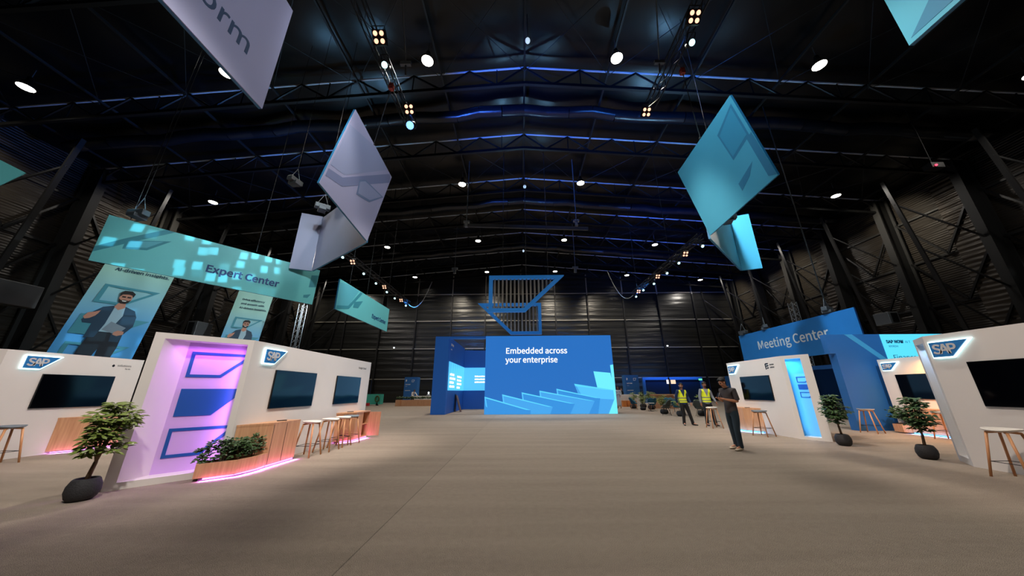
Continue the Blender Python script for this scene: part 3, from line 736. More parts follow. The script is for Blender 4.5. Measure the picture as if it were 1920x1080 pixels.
# printed fabric banners with a man
FAB = mat('fabric_print', srgb(138, 196, 194), .6, bump=.25, bscale=2)
nt = FAB.node_tree; n_ = nt.nodes; l_ = nt.links
tc = n_.new('ShaderNodeTexCoord'); sp = n_.new('ShaderNodeSeparateXYZ'); l_.new(tc.outputs['Generated'], sp.inputs[0])
rp = n_.new('ShaderNodeValToRGB'); rp.color_ramp.elements[0].color = srgb(70, 150, 206); rp.color_ramp.elements[0].position = .3; rp.color_ramp.elements[1].color = srgb(158, 204, 192); rp.color_ramp.elements[1].position = .75
l_.new(sp.outputs['Z'], rp.inputs['Fac']); l_.new(rp.outputs['Color'], n_['Principled BSDF'].inputs['Base Color'])
SKINP = mat('print_skin', srgb(186, 130, 108), .6); SUIT = mat('print_suit', srgb(24, 54, 76), .6); TROU = mat('print_trousers', srgb(12, 20, 32), .6); SHIRTP = mat('print_shirt', srgb(150, 178, 192), .6)
HAIRP = mat('print_hair', srgb(26, 22, 22), .6); LAPP = mat('print_laptop', srgb(120, 134, 146), .6); FTEAL = mat('print_teal', srgb(64, 138, 154), .6); TXT = mat('print_text', srgb(22, 62, 84), .6)
def man_banner(q, W, TOP, label):
    """q: frame with origin at bottom-left, metres; figure is drawn in units of the banner width"""
    t = empty('fabric_banner', q.p(W/2, 0, 0), label, 'banner', 'fabric banners with a smiling man')
    H_ = TOP
    mb = MB(); mb.smooth = True
    nX, nY = 24, 40
    for j in range(nY+1):
        for i in range(nX+1):
            a = i/nX*W; b = j/nY*H_
            mb.v.append(q.p(a, b, .025*math.sin(a*5+b*.6)*math.sin(b*.9)))
    for j in range(nY):
        for i in range(nX):
            k = j*(nX+1)+i; mb.f.append([k, k+1, k+nX+2, k+nX+1]); mb.mi.append(0); mb.sm.append(True)
    f = mb.build('fabric', FAB, t)
    U = W; 
    def P(nm, pts, m, d): MB().slab(q, [(a*U, b*U) for a, b in pts], .03+d, .034+d).build(nm, m, f)
    def ring(c, s_):
        x0, z0 = c; o = [(x0, z0+.42*s_), (x0+.78*s_, z0+.40*s_), (x0+.38*s_, z0), (x0-.02*s_, z0+.0)]
        i = [(x0+.055*s_, z0+.37*s_), (x0+.68*s_, z0+.355*s_), (x0+.36*s_, z0+.05*s_), (x0+.045*s_, z0+.05*s_)]
        MB().ring(q, [(a*U, b*U) for a, b in o], [(a*U, b*U) for a, b in i], .032, .036).build('print_frame', FTEAL, f)
    ring((.16, 1.42), .98)
    P('print_shape', [(.10, 1.16), (.98, 1.14), (.55, .76), (.08, .76)], FTEAL, 0)
    ring((.12, .18), 1.0)
    # figure
    P('printed_legs', [(.34, .86), (.72, .86), (.74, .55), (.70, .0), (.56, .0), (.52, .5), (.44, .0), (.28, .0), (.30, .5)], TROU, .004)
    P('printed_shirt', [(.42, 1.38), (.58, 1.38), (.62, 1.2), (.58, .84), (.40, .84)], SHIRTP, .006)
    P('printed_jacket', [(.44, 1.40), (.30, 1.34), (.22, 1.22), (.14, 1.04), (.17, .98), (.28, .98), (.28, .70), (.40, .72), (.44, 1.0)], SUIT, .008)
    P('printed_jacket', [(.57, 1.40), (.72, 1.33), (.78, 1.2), (.80, 1.0), (.72, .80), (.72, .66), (.60, .66), (.56, 1.0), (.60, 1.2)], SUIT, .008)
    P('printed_laptop', [(.50, 1.06), (.72, .96), (.66, .80), (.44, .88)], LAPP, .012)
    P('printed_hand', [(.60, .85), (.64, .89), (.72, .88), (.73, .82), (.66, .78), (.60, .80)], SKINP, .016)
    P('printed_hand', [(.14, 1.10), (.17, 1.19), (.24, 1.22), (.30, 1.26), (.29, 1.2), (.27, 1.14), (.22, 1.08), (.17, 1.06)], SKINP, .016)
    P('printed_neck', [(.455, 1.46), (.555, 1.46), (.57, 1.37), (.50, 1.31), (.43, 1.37)], SKINP, .009)
    c = (.51, 1.58); hd = [(c[0]+.085*math.cos(a), c[1]+.12*math.sin(a)) for a in [2*math.pi*i/20 for i in range(20)]]
    P('printed_head', hd, SKINP, .013)
    P('printed_beard', [(.43, 1.56), (.445, 1.49), (.48, 1.455), (.54, 1.455), (.575, 1.49), (.59, 1.56), (.56, 1.53), (.51, 1.545), (.46, 1.53)], HAIRP, .017)
    P('printed_smile', [(.475, 1.525), (.545, 1.525), (.53, 1.505), (.49, 1.505)], WHITE2, .021)
    P('printed_hair', [(.425, 1.60), (.41, 1.68), (.45, 1.74), (.55, 1.75), (.61, 1.70), (.60, 1.60), (.585, 1.655), (.53, 1.67), (.45, 1.655)], HAIRP, .018)
    for x0 in (.455, .525): P('printed_glasses', [(x0, 1.62), (x0+.05, 1.62), (x0+.05, 1.59), (x0, 1.59)], HAIRP, .02)
    for k, ln in enumerate(('Drive efficiency', 'and growth with', 'AI-driven insights.')):
        text('lettering', ln, q, .17*U, (2.49-.165*k)*U, .13*U, TXT, f, d=.034, bold=.006, width=[.64, .66, .78][k]*U)
    return t
def scaled(p, k): return Vector((p[0]*k, p[1]*k, (p[2]-1.42)*k+1.42))
bl1, br1, tl1 = scaled((-18.28, 12.02, 2.97), 1.15), scaled((-16.73, 13.54, 2.89), 1.15), scaled((-18.6, 12.81, 7.11), 1.15)
q = Q(bl1, br1, tl1); q.o = q.o-q.y*.38*2.5
man_banner(q, 2.5, 2.85*2.5, 'big fabric banner with a smiling man in a dark jacket, behind the left booth')
tl2 = scaled((-15.85, 16.65, 7), 1.36); up = (tl1-bl1).normalized()
bl2 = tl2-up*((tl2.z-6.6)/up.z+1.75*2.1)
q = Q(bl2, bl2+Vector((1.52, 1.54, 0)), bl2+up)
man_banner(q, 2.13, 2.85*2.13, 'smaller looking fabric banner with the same man, behind the pink lit booth')
t = empty('hanging_banner', (-17.9, 9.2, 8.6), 'corner of a pale mint banner hanging at the left edge of the picture', 'banner')
MB().slab(Fr((-17.9, 9.2, 0), (.8, .6, 0)), [(.14, 9.03), (-.49, 9.3), (-1.42, 9.67), (-1.2, 7.2), (-.21, 8.35)], 0, .03).build('fabric', MINT, t)

# ------------------------------------------------------------------ demo booths
PBACK = mat('niche_back_lilac', srgb(214, 176, 236), .5)
BBACK = mat('niche_back_sky', srgb(120, 200, 240), .5)
GREYT = mat('label_grey', srgb(86, 86, 86), .6)
LOGOB = mat('logo_blue', srgb(36, 112, 172), .4, emit=srgb(30, 100, 170), es=.15)
LOGOW = mat('logo_letter', srgb(206, 206, 206), .4)
def niche_logos(fr, x0, ws, zs, parent, lw=.05):
    for k, (zt, zb) in enumerate(zs):
        w_ = ws; sl = (zt-zb); o = [(x0, zt), (x0+w_, zt), (x0+w_*.52, zb), (x0, zb)]
        g = sl/(w_*.48)
        if k == 1: MB().slab(fr, o, 0, .012).build('wall_logo', BLUEP, parent)
        else:
            i = [(x0+lw, zt-lw), (x0+w_-lw*2.4, zt-lw), (x0+w_*.52-lw*.45, zb+lw), (x0+lw, zb+lw)]
            MB().ring(fr, o, i, 0, .012).build('wall_logo', BLUEP, parent)
def sign(fr, x, z, w_, parent, s_ang=1):
    """lit trapezoid sign: blue face, three white letters, glowing rim standing off the wall"""
    h = w_*.5; g = .022
    sgn = MB().slab(fr, [(x, z+h), (x+w_, z+h), (x+h, z), (x, z)], .035, .055).build('logo_sign', LOGOB, parent)
    o = [(x-g, z+h+g), (x+w_+g*2.6, z+h+g), (x+h+g*.4, z-g), (x-g, z-g)]
    i = [(x+.004, z+h-.004), (x+w_-.012, z+h-.004), (x+h-.002, z+.004), (x+.004, z+.004)]
    MB().ring(fr, o, i, .006, .034).build('glowing_rim', E_HALO, sgn)
    text('lettering', 'SAP', fr, x+w_*.05, z+h*.22, h*.72, LOGOW, sgn, width=w_*.66, bold=.008, d=.056, depth=.006, space=.9)
    c = fr.p(x+w_*.45, z+h*.5, .16)
    return sgn
def tv(fr, x, z, w_, parent):
    h = w_*9/16
    s_ = MB().slab(fr, [(x, z), (x+w_, z), (x+w_, z+h), (x, z+h)], 0, .03).build('screen_housing', BLACKM, parent)
    MB().slab(fr, [(x+.008, z+.012), (x+w_-.008, z+.012), (x+w_-.008, z+h-.008), (x+.008, z+h-.008)], .03, .033).build('screen_glass', SCREEN, s_)
def booth(name_label, C, xd, L, near, H_, col_back, em, light_col, th=.5, logos=True, niche_len=1.366, partner=None, layout=None, pw=40):
    """C: corner at floor between the display wall and the niche face; the display wall runs along xd.
    near='L': niche at the left end of the display wall (seen from in front), 'R': at the right end"""
    t = empty('demo_booth', (C[0], C[1], 0), name_label, 'exhibition booth', 'white demo booths')
    fr = Fr((C[0], C[1], 0), xd)
    return t, fr
def wall_with(t, fr, x0, x1, H_, th, name='display_wall'):
    return MB().slab(fr, [(x0, 0), (x1, 0), (x1, H_), (x0, H_)], -th, 0).build(name, WHITE, t)
def niche(t, A, B, H_, k, splay_left, back, lip=(.13, .09), zb=.1, zt=2.35, depth_back=.55, name='niche', pocket=.2, ta=0, tb=0):
    """framed niche between ground points A (left) and B (right), seen from in front"""
    xd = Vector((B[0]-A[0], B[1]-A[1], 0)); W = xd.length
    f = Fr((A[0], A[1], 0), xd)
    l0, l1 = lip
    fr_ = MB()
    fr_.ring(f, [(0, 0), (W, 0), (W, H_), (0, H_)], [(l0, zb), (W-l1, zb), (W-l1, zt), (l0, zt)], -.001, 0)
    # outer block (frame + hollow)
    xl = l0+splay_left
    o = [f.p(l0, zb), f.p(W-l1, zb), f.p(W-l1, zt), f.p(l0, zt)]
    i = [f.p(xl, zb, -k), f.p(W-l1+pocket, zb, -k), f.p(W-l1+pocket, zt, -k), f.p(xl, zt, -k)]
    m = MB(); m.add(o+i, [(0, 4, 7, 3), (1, 2, 6, 5), (0, 1, 5, 4), (3, 7, 6, 2)])
    m.ring(f, [(0, 0), (W, 0), (W, H_), (0, H_)], [(l0, zb), (W-l1, zb), (W-l1, zt), (l0, zt)], -.002, 0)
    # outer sides, top, back
    D = depth_back
    q = [f.p(0, 0, -.002), f.p(W, 0, -.002), f.p(W, H_, -.002), f.p(0, H_, -.002), f.p(ta, 0, -D), f.p(W-tb, 0, -D), f.p(W-tb, H_, -D), f.p(ta, H_, -D)]
    m.add(q, [(0, 3, 7, 4), (1, 5, 6, 2), (3, 2, 6, 7), (4, 7, 6, 5)])
    m.build(name+'_surround', WHITE, t)
    fb_ = Fr(f.p(xl, 0, -k), xd)
    b = MB().slab(fb_, [(0, zb), (W-l1-xl+pocket, zb), (W-l1-xl+pocket, zt), (0, zt)], -.01, 0).build(name+'_back', back, t)
    return f, fb_, b, W-l1-xl
def strip(pts, z, m, parent, name='light_strip', r=.014):
    return MB().path([(p[0], p[1], z) for p in pts], r, 6).build(name, m, parent)
def strip_lights(pts, col, e, z=.03, out=(0, 0)):
    for a, b in zip(pts[:-1], pts[1:]):
        c = ((a[0]+b[0])/2+out[0], (a[1]+b[1])/2+out[1], z); L = math.dist(a, b)
        o = lamp('AREA', 'strip_light', c, e*L, col, L, None, sizey=.05)
        ang = math.atan2(b[1]-a[1], b[0]-a[0])
        o.rotation_euler = (0, 0, ang)
GAP = mat('plinth_dark', srgb(30, 26, 28), .7)
def counter(label, pts, h, parent_group, glow=None, gap=.055, closed=True, seams=()):
    t = empty('oak_counter', (sum(p[0] for p in pts)/len(pts), sum(p[1] for p in pts)/len(pts), 0), label, 'counter', parent_group)
    MB().prism(pts, gap, h-.035).build('cabinet_body', WOOD, t)
    c = Vector((t.location.x, t.location.y))
    big = [tuple(c+(Vector(p)-c)*1.01) for p in pts]
    MB().prism(big, h-.035, h).build('top', WOOD, t)
    sm = [tuple(c+(Vector(p)-c)*.88) for p in pts]
    MB().prism(sm, 0, gap).build('plinth', GAP, t)
    for a, b in seams: MB().tube((a[0], a[1], gap+.005), (a[0], a[1], h-.04), .004, n=4).build('door_gap', GAP, t)
    return t
def remote(x, y, z, ang, label):
    o = MB().box(-.09, .09, -.025, .025, 0, .018).build('remote_control', BLACKM, None, .005)
    o.location = (x, y, z); o.rotation_euler = (0, 0, ang); tag(o, label, 'remote control', 'remote controls on the counters')

# --- booth with the pink niche (left, nearest)
A, C = (-6.38, 5.37), (-5.46, 6.38)
t = empty('demo_booth', (-5.46, 6.38, 0), 'white booth with a pink lit niche and two screens, left of the aisle', 'exhibition booth', 'white demo booths')
fr = Fr((-5.46, 6.38, 0), (0, 1, 0)); H_ = 2.45
wall_with(t, fr, 0, 5.27, H_, .08); MB().box(-5.95, -5.54, 11.57, 11.65, 0, H_).box(-6.0, -5.92, 7.0, 11.65, 0, H_).build('rear_wall', WHITE, t)
f, fb_, bk, wb = niche(t, A, C, H_, .33, .33, PBACK, depth_back=.62, ta=.34)
niche_logos(fb_, .07, .95, ((2.18, 1.71), (1.5, 1.02), (.82, .34)), bk)
sign(fr, .31, 2.03, .57, t); tv(fr, .74, 1.09, 1.45, t); tv(fr, 3.18, 1.09, 1.43, t)
text('partner_lettering', 'Google Cloud', fr, 4.4, 2.18, .1, GREYT, t, width=.52)
P = fb_.p(wb/2, 2.28, .2)
lamp('AREA', 'niche_light', P, 5, (.72, .25, 1), .9, fb_.p(wb/2, 0, .05), sizey=.08)
lamp('AREA', 'niche_light', fb_.p(wb+.0, 1.2, .12), 6, (.66, .28, 1), .1, fb_.p(.1, 1.2, 0), sizey=2.0)
cp = [(-5.452, 6.45), (-5.08, 6.90), (-5.08, 7.72), (-5.452, 7.72)]
counter('long low oak counter in front of the first screen of the pink lit booth', cp, .83, 'oak counters', seams=[((-5.078, 7.3), 0), ((-5.078, 6.93), 0)])
strip([(-5.1, 6.93), (-5.1, 7.70)], .03, E_PURP, t); strip_lights([(-5.04, 6.9), (-5.04, 7.75)], (.85, .2, 1), 15)
remote(-5.25, 7.35, .83, .9, 'black remote on the long counter of the pink lit booth')
# planter in front of the niche
pp = [(-5.73, 6.13), (-5.50, 5.87), (-5.10, 6.24), (-5.04, 6.62), (-5.07, 6.88), (-5.455, 6.44)]
pl = empty('oak_planter', (-5.3, 6.3, 0), 'low angled oak planter box with shrubs in front of the pink niche', 'planter', 'oak planters')
i_ = [(-5.69, 6.13), (-5.50, 5.92), (-5.14, 6.26), (-5.08, 6.62), (-5.11, 6.82), (-5.46, 6.40)]
m = MB(); n = len(pp)
m.add([(p[0], p[1], z) for z in (.05, .27) for p in pp]+[(p[0], p[1], z) for z in (.27, .2) for p in i_],
      [tuple(range(n))[::-1]]+[(k, (k+1) % n, (k+1) % n+n, k+n) for k in range(n)]+[(k+n, (k+1) % n+n, (k+1) % n+2*n, k+2*n) for k in range(n)]+[(k+2*n, (k+1) % n+2*n, (k+1) % n+3*n, k+3*n) for k in range(n)])
m.build('box', WOOD, pl)
MB().prism(i_, .19, .215).build('soil', SOIL, pl)
sm = [(-5.3+(p[0]+5.3)*.85, 6.35+(p[1]-6.35)*.85) for p in pp]; MB().prism(sm, 0, .05).build('plinth', GAP, pl)
strip([(-5.42, 5.97), (-5.14, 6.26), (-5.07, 6.62), (-5.10, 6.9)], .03, E_PURP, pl); strip_lights([(-5.42, 5.93), (-5.06, 6.25), (-5.0, 6.65), (-5.04, 6.9)], (.85, .2, 1), 15)
# second counter with an open cabinet
t2 = empty('oak_counter', (-5.27, 10.6, 0), 'short oak counter with an open cabinet door beside the grey bar stool', 'counter', 'oak counters')
MB().prism([(-5.452, 9.87), (-5.08, 10.32), (-5.08, 10.78), (-5.452, 10.78)], .055, .80).build('cabinet_body', WOOD, t2)
MB().box(-5.452, -5.08, 10.78, 11.2, .055, .075).box(-5.452, -5.08, 11.18, 11.2, .055, .80).box(-5.452, -5.44, 10.78, 11.2, .055, .8).box(-5.44, -5.1, 10.78, 11.18, .42, .44).build('open_shelf', WOOD, t2)
MB().prism([(-5.452, 9.85), (-5.06, 10.3), (-5.06, 11.22), (-5.452, 11.22)], .80, .835).build('top', WOOD, t2)
MB().prism([(-5.44, 9.98), (-5.14, 10.36), (-5.14, 11.1), (-5.44, 11.1)], 0, .055).build('plinth', GAP, t2)
d_ = MB().box(-5.08, -4.7, 11.2, 11.22, .06, .79).build('door', WOOD, t2)
strip([(-5.36, 10.05), (-5.1, 10.35), (-5.1, 11.18)], .03, E_PURP, t2); strip_lights([(-5.04, 10.3), (-5.04, 11.15)], (.85, .2, 1), 15)
strip_lights([(-5.35, 9.95), (-5.06, 10.3)], (.85, .2, 1), 15)
remote(-5.3, 10.35, .835, .4, 'black remote on the short counter with the open door')

# --- far left booth
t = empty('demo_booth', (-11.85, 7.18, 0), 'white booth with one screen at the left edge', 'exhibition booth', 'white demo booths')
fr = Fr((-11.85, 7.18, 0), (0, 1, 0)); H_ = 2.42
wall_with(t, fr, 0, 2.75, H_, .08)
MB().box(-12.75, -11.93, 9.85, 9.93, 0, 2.42).box(-12.8, -12.72, 8.0, 9.93, 0, 2.42).build('side_wall', WHITE, t)
f, fb_, bk, wb = niche(t, (-12.77, 6.17), (-11.85, 7.18), H_, .33, .33, PBACK, depth_back=.62, ta=.34)
niche_logos(fb_, .07, .95, ((2.18, 1.71), (1.5, 1.02), (.82, .34)), bk)
lamp('AREA', 'niche_light', fb_.p(wb/2, 2.28, .2), 6, (.45, .22, 1), .9, fb_.p(wb/2, 0, .05), sizey=.08)
lamp('AREA', 'niche_light', fb_.p(wb+.0, 1.4, .12), 6, (.45, .25, 1), .2, fb_.p(.1, 1.2, 0), sizey=1.8)
sign(fr, .31, 2.02, .57, t); tv(fr, .71, 1.09, 1.44, t)
mk = MB().slab(fr, [(2.0, 2.21), (2.03, 2.24), (2.06, 2.21), (2.06, 2.18), (2.03, 2.16), (2.0, 2.18)], 0, .005).build('partner_mark', BLACKM, t)
text('partner_lettering', 'solutions', fr, 2.12, 2.185, .08, GREYT, t, width=.34); text('partner_lettering', 'by stc', fr, 2.33, 2.11, .05, GREYT, t, width=.13)
cp = [(-11.845, 8.5), (-11.47, 8.95), (-11.47, 9.9), (-11.845, 9.9)]
counter('oak counter at the left edge booth, behind the potted tree', cp, .84, 'oak counters', seams=[((-11.468, 9.0), 0)])
strip([(-11.8, 8.56), (-11.5, 8.98), (-11.5, 9.9)], .03, E_PURP, t); strip_lights([(-11.74, 8.52), (-11.42, 8.95), (-11.42, 9.9)], (.75, .25, 1), 10)
remote(-11.6, 9.2, .84, .3, 'black remote on the counter of the left edge booth')

# --- right booth by the man
t = empty('demo_booth', (8.4, 10.35, 0), 'white booth with a blue lit niche behind the man in the dark shirt', 'exhibition booth', 'white demo booths')
fr = Fr((8.4, 13.08, 0), (0, -1, 0)); H_ = 2.45
wall_with(t, fr, 0, 2.74, H_, .08); MB().box(8.5, 8.9, 13.0, 13.08, 0, H_).box(8.85, 8.92, 10.6, 13.08, 0, H_).build('rear_wall', WHITE, t)
f, fb_, bk, wb = niche(t, (8.4, 10.34), (8.80, 9.74), H_, .30, -.14, BBACK, lip=(.11, .22), depth_back=.5, zb=.08, pocket=.0, tb=.3)
b2 = Fr(f.p(.0, 0, -.3), f.x)
niche_logos(Fr(fb_.p(.12, 0, 0), fb_.x), .10, .40, ((1.80, 1.63), (1.57, 1.42), (1.34, 1.18)), bk, lw=.018)
lamp('AREA', 'niche_light', f.p(.22, 2.28, -.12), 4, (.1, .5, 1), .5, f.p(.3, 0, -.28), sizey=.1)
lamp('AREA', 'niche_light', f.p(.06, 1.2, -.12), 5, (.1, .5, 1), .08, f.p(.8, 1.2, -.3), sizey=2.0)
sign(fr, .13, 2.03, .57, t); tv(fr, .66, 1.07, 1.45, t)
m = MB()
for k in range(3): m.slab(fr, [(2.07+.02*k, 2.28-.07*k), (2.19, 2.28-.07*k), (2.17, 2.24-.07*k), (2.07+.01*k, 2.235-.07*k)], 0, .005)
m.slab(fr, [(2.03, 2.25), (2.07, 2.28), (2.075, 2.08), (2.04, 2.07)], 0, .006)
m.build('partner_mark', BLACKM, t)
small_print(fr, 2.24, 2.2, (.18, .18), .045, .09, GREYT, t, d=.0)
cp = [(8.395, 13.05), (8.02, 12.9), (8.02, 12.1), (8.395, 11.72)]
counter('oak counter beside the man in the dark shirt', cp, .80, 'oak counters', seams=[((8.018, 12.5), 0)])
strip([(8.05, 12.85), (8.05, 12.12), (8.36, 11.76)], .03, E_BSTR, t); strip_lights([(7.98, 12.95), (7.98, 12.1), (8.3, 11.7)], (.1, .35, 1), 20)
remote(8.2, 12.1, .80, .2, 'dark tablet stand on the counter beside the man')

# --- orange booth
t = empty('demo_booth', (13.3, 11.98, 0), 'white booth under orange light behind the right potted tree', 'exhibition booth', 'white demo booths')
fr = Fr((13.3, 11.98, 0), (0, -1, 0)); wall_with(t, fr, 0, 4.2, 2.45, .45)
sign(fr, .13, 2.06, .5, t); tv(fr, .43, 1.09, 1.43, t)
cp = [(13.295, 11.55), (12.93, 11.3), (12.93, 10.0), (13.295, 9.8)]
counter('oak counter under orange light at the right', cp, .80, 'oak counters')
strip([(12.95, 11.3), (12.95, 10.0)], .03, E_BSTR, t); strip_lights([(12.88, 11.3), (12.88, 9.9)], (.1, .3, 1), 20)
pl2 = empty('oak_planter', (12.9, 11.7, 0), 'low oak planter with a dark shrub beside the blue wall', 'planter', 'oak planters')
MB().prism([(13.29, 12.0), (12.85, 11.78), (12.80, 11.45), (13.0, 11.33), (13.29, 11.56)], .03, .28).build('box', WOOD, pl2)
MB().prism([(13.25, 11.95), (12.9, 11.75), (12.85, 11.5), (13.0, 11.4), (13.25, 11.6)], .28, .285).build('soil', SOIL, pl2)
lamp('AREA', 'amber_wash', (12.75, 10.3, 2.2), 42, (1, .42, .08), .5, (13.3, 10.3, .3), sizey=1.2)
lamp('AREA', 'amber_wash', (11.6, 9.2, .5), 10, (1, .42, .1), .3, (13.3, 9.8, .8))

# --- big right booth
t = empty('demo_booth', (8.6, 6.73, 0), 'nearest white booth at the right edge with a large screen', 'exhibition booth', 'white demo booths')
fr = Fr((8.6, 6.73, 0), (0, -1, 0)); H_ = 2.48
wall_with(t, fr, 0, 4.6, H_, .45)
f, fb_, bk, wb = niche(t, (9.07, 7.29), (8.6, 6.73), H_, .30, .0, BBACK, lip=(.1, .12), depth_back=.5, zb=.12)
lamp('AREA', 'niche_light', f.p(.35, 2.25, -.12), 1.6, (.4, .65, 1), .4, f.p(.35, 0, -.2), sizey=.1)
sign(fr, .10, 2.03, .59, t); tv(fr, .53, 1.10, 1.43, t)

# --- blue meeting wall and its screen
t = empty('meeting_wall', (13.3, 12.2, 0), 'tall blue wall with a light diagonal stripe right of the Meeting Center banner', 'partition')
MB().box(12.08, 14.0, 12.2, 12.5, 0, 3.45).box(11.85, 12.08, 12.2, 12.4, 2.72, 3.45).build('wall_panel', BLUEW, t)
fw = Fr((0, 12.2, 0), (1, 0, 0))
MB().slab(fw, [(12.62, 3.45), (12.92, 3.45), (14.0, 2.46), (14.0, 2.22)], 0, .006).build('stripe', mat('stripe_sky', srgb(70, 162, 214), .5), t)
t = empty('event_screen', (15.5, 12.2, 0), 'bright cyan screen reading SAP NOW, right of the tall blue wall', 'video wall')
MB().box(14.0, 18.2, 12.22, 12.5, 0, 3.45).build('housing', BLUEW, t)
s_ = MB().box(13.98, 18.2, 12.18, 12.22, 1.2, 3.44).build('screen', led('led_event', srgb(88, 214, 246), 1.05), t)
TD = mat('screen_text_dark', srgb(14, 70, 110), .5)
text('lettering', 'SAP NOW', fw, 14.12, 3.1, .16, TD, s_, width=.68, bold=.008, d=.022)
text('lettering', 'AI T', fw, 14.84, 3.1, .16, mat('screen_text_pale', srgb(60, 160, 200), .5), s_, width=.2, d=.022)
text('lettering', 'RIYADH', fw, 14.16, 2.94, .1, mat('screen_text_mid', srgb(40, 130, 170), .5), s_, width=.34, d=.022)
text('lettering', 'Finance', fw, 14.18, 2.47, .3, TD, s_, width=.86, d=.022)
# dark glazed meeting room under the banner
t = empty('meeting_room_front', (15.9, 17.5, 0), 'dark glazed meeting room front with a blue head beam under the Meeting Center banner', 'glass partition')
MB().box(15.9, 16.05, 12.6, 23, 2.42, 2.62).box(15.9, 16.05, 12.6, 12.75, 0, 2.42).box(15.9, 16.05, 22.85, 23, 0, 2.42).build('frame', BLUEW, t)
MB().box(15.95, 16.0, 12.75, 22.85, 0, 2.42).build('glass', mat('dark_glass', srgb(6, 16, 28), .08, spec=.7), t)

# ------------------------------------------------------------------ bar stools
def make_stool(m_seat, cat_group):
    t = empty('bar_stool', (0, 0, 0), 'x', 'stool', cat_group)
    mb = MB(); mb.smooth = True
    N, M = 16, 28
    def zz(r, a):
        x = r*math.cos(a); y = r*math.sin(a)
        return .745+.05*max(0, y)**2*18*.25+.9*x*x*.55-.02*math.exp(-((x*x+y*y)/.02))+.12*max(0, y-.08)
    vs = []; 
    for th in (0, -.022):
        for i in range(N+1):
            for j in range(M):
                a = 2*math.pi*j/M; r = i/N
                rx = .235*(1-.05*math.cos(2*a)); ry = .185
                x = r*rx*math.cos(a); y = r*ry*math.sin(a)
                z = zz(r*.235, a)+th*(1 if r < .98 else .3)
                vs.append((x, y, z))
    fs = []
    o2 = (N+1)*M
    for i in range(N):
        for j in range(M):
            k = (j+1) % M
            fs.append((i*M+j, (i+1)*M+j, (i+1)*M+k, i*M+k)); fs.append((o2+i*M+k, o2+(i+1)*M+k, o2+(i+1)*M+j, o2+i*M+j))
    for j in range(M):
        k = (j+1) % M; fs.append((N*M+j, o2+N*M+j, o2+N*M+k, N*M+k))
    mb.add(vs, fs); mb.build('seat', m_seat, t)
    for i, j in ((-1, -1), (1, -1), (1, 1), (-1, 1)):
        m = MB(); m.smooth = True
        top = (i*.04, j*.04, .715); bend = (i*.125, j*.115, .70); foot = (i*.225, j*.205, 0)
        m.tube(top, bend, .018, .019, n=10); m.ball(bend, .0195, 10, 6); m.tube(bend, foot, .019, .017, n=10); m.build('leg', WOODS, t)
    m = MB(); c = [(i*.185, j*.17, .24) for i, j in ((-1, -1), (1, -1), (1, 1), (-1, 1))]
    for k in range(4): m.tube(c[k], c[(k+1) % 4], .006, n=6)
    m.build('footrest', BLACKM, t)
    return t
sw = make_stool(SEATW, 'bar stools'); sg = make_stool(SEATG, 'bar stools')
uw = ug = True
for (x, y, rz, white, lb) in (
    (-5.03, 8.08, 1.57, 1, 'white bar stool next to the long counter of the pink lit booth'), (-4.98, 8.78, 1.57, 1, 'white bar stool, second from the long counter of the pink lit booth'),
    (-5.0, 9.42, 1.57, 1, 'white bar stool, third from the long counter of the pink lit booth'), (-5.02, 9.9, 1.3, 0, 'grey bar stool beside the short counter of the pink lit booth'),
    (-11.2, 7.32, 1.57, 0, 'grey bar stool cut off at the left edge'), (7.85, 11.05, -1.2, 0, 'grey bar stool in front of the booth with the blue niche'),
    (7.62, 13.35, -1.57, 1, 'white bar stool between the man and the second worker in a vest'), (11.9, 11.6, 1.9, 1, 'white topped bar stool in front of the tall blue wall'),
    (12.45, 10.0, -1.57, 0, 'bar stool under orange light at the right booth'), (8.15, 5.82, -1.57, 1, 'white bar stool at the right edge by the large screen')):
    if white: place(sw, uw, (x, y, 0), rz, lb); uw = False
    else: place(sg, ug, (x, y, 0), rz, lb); ug = False

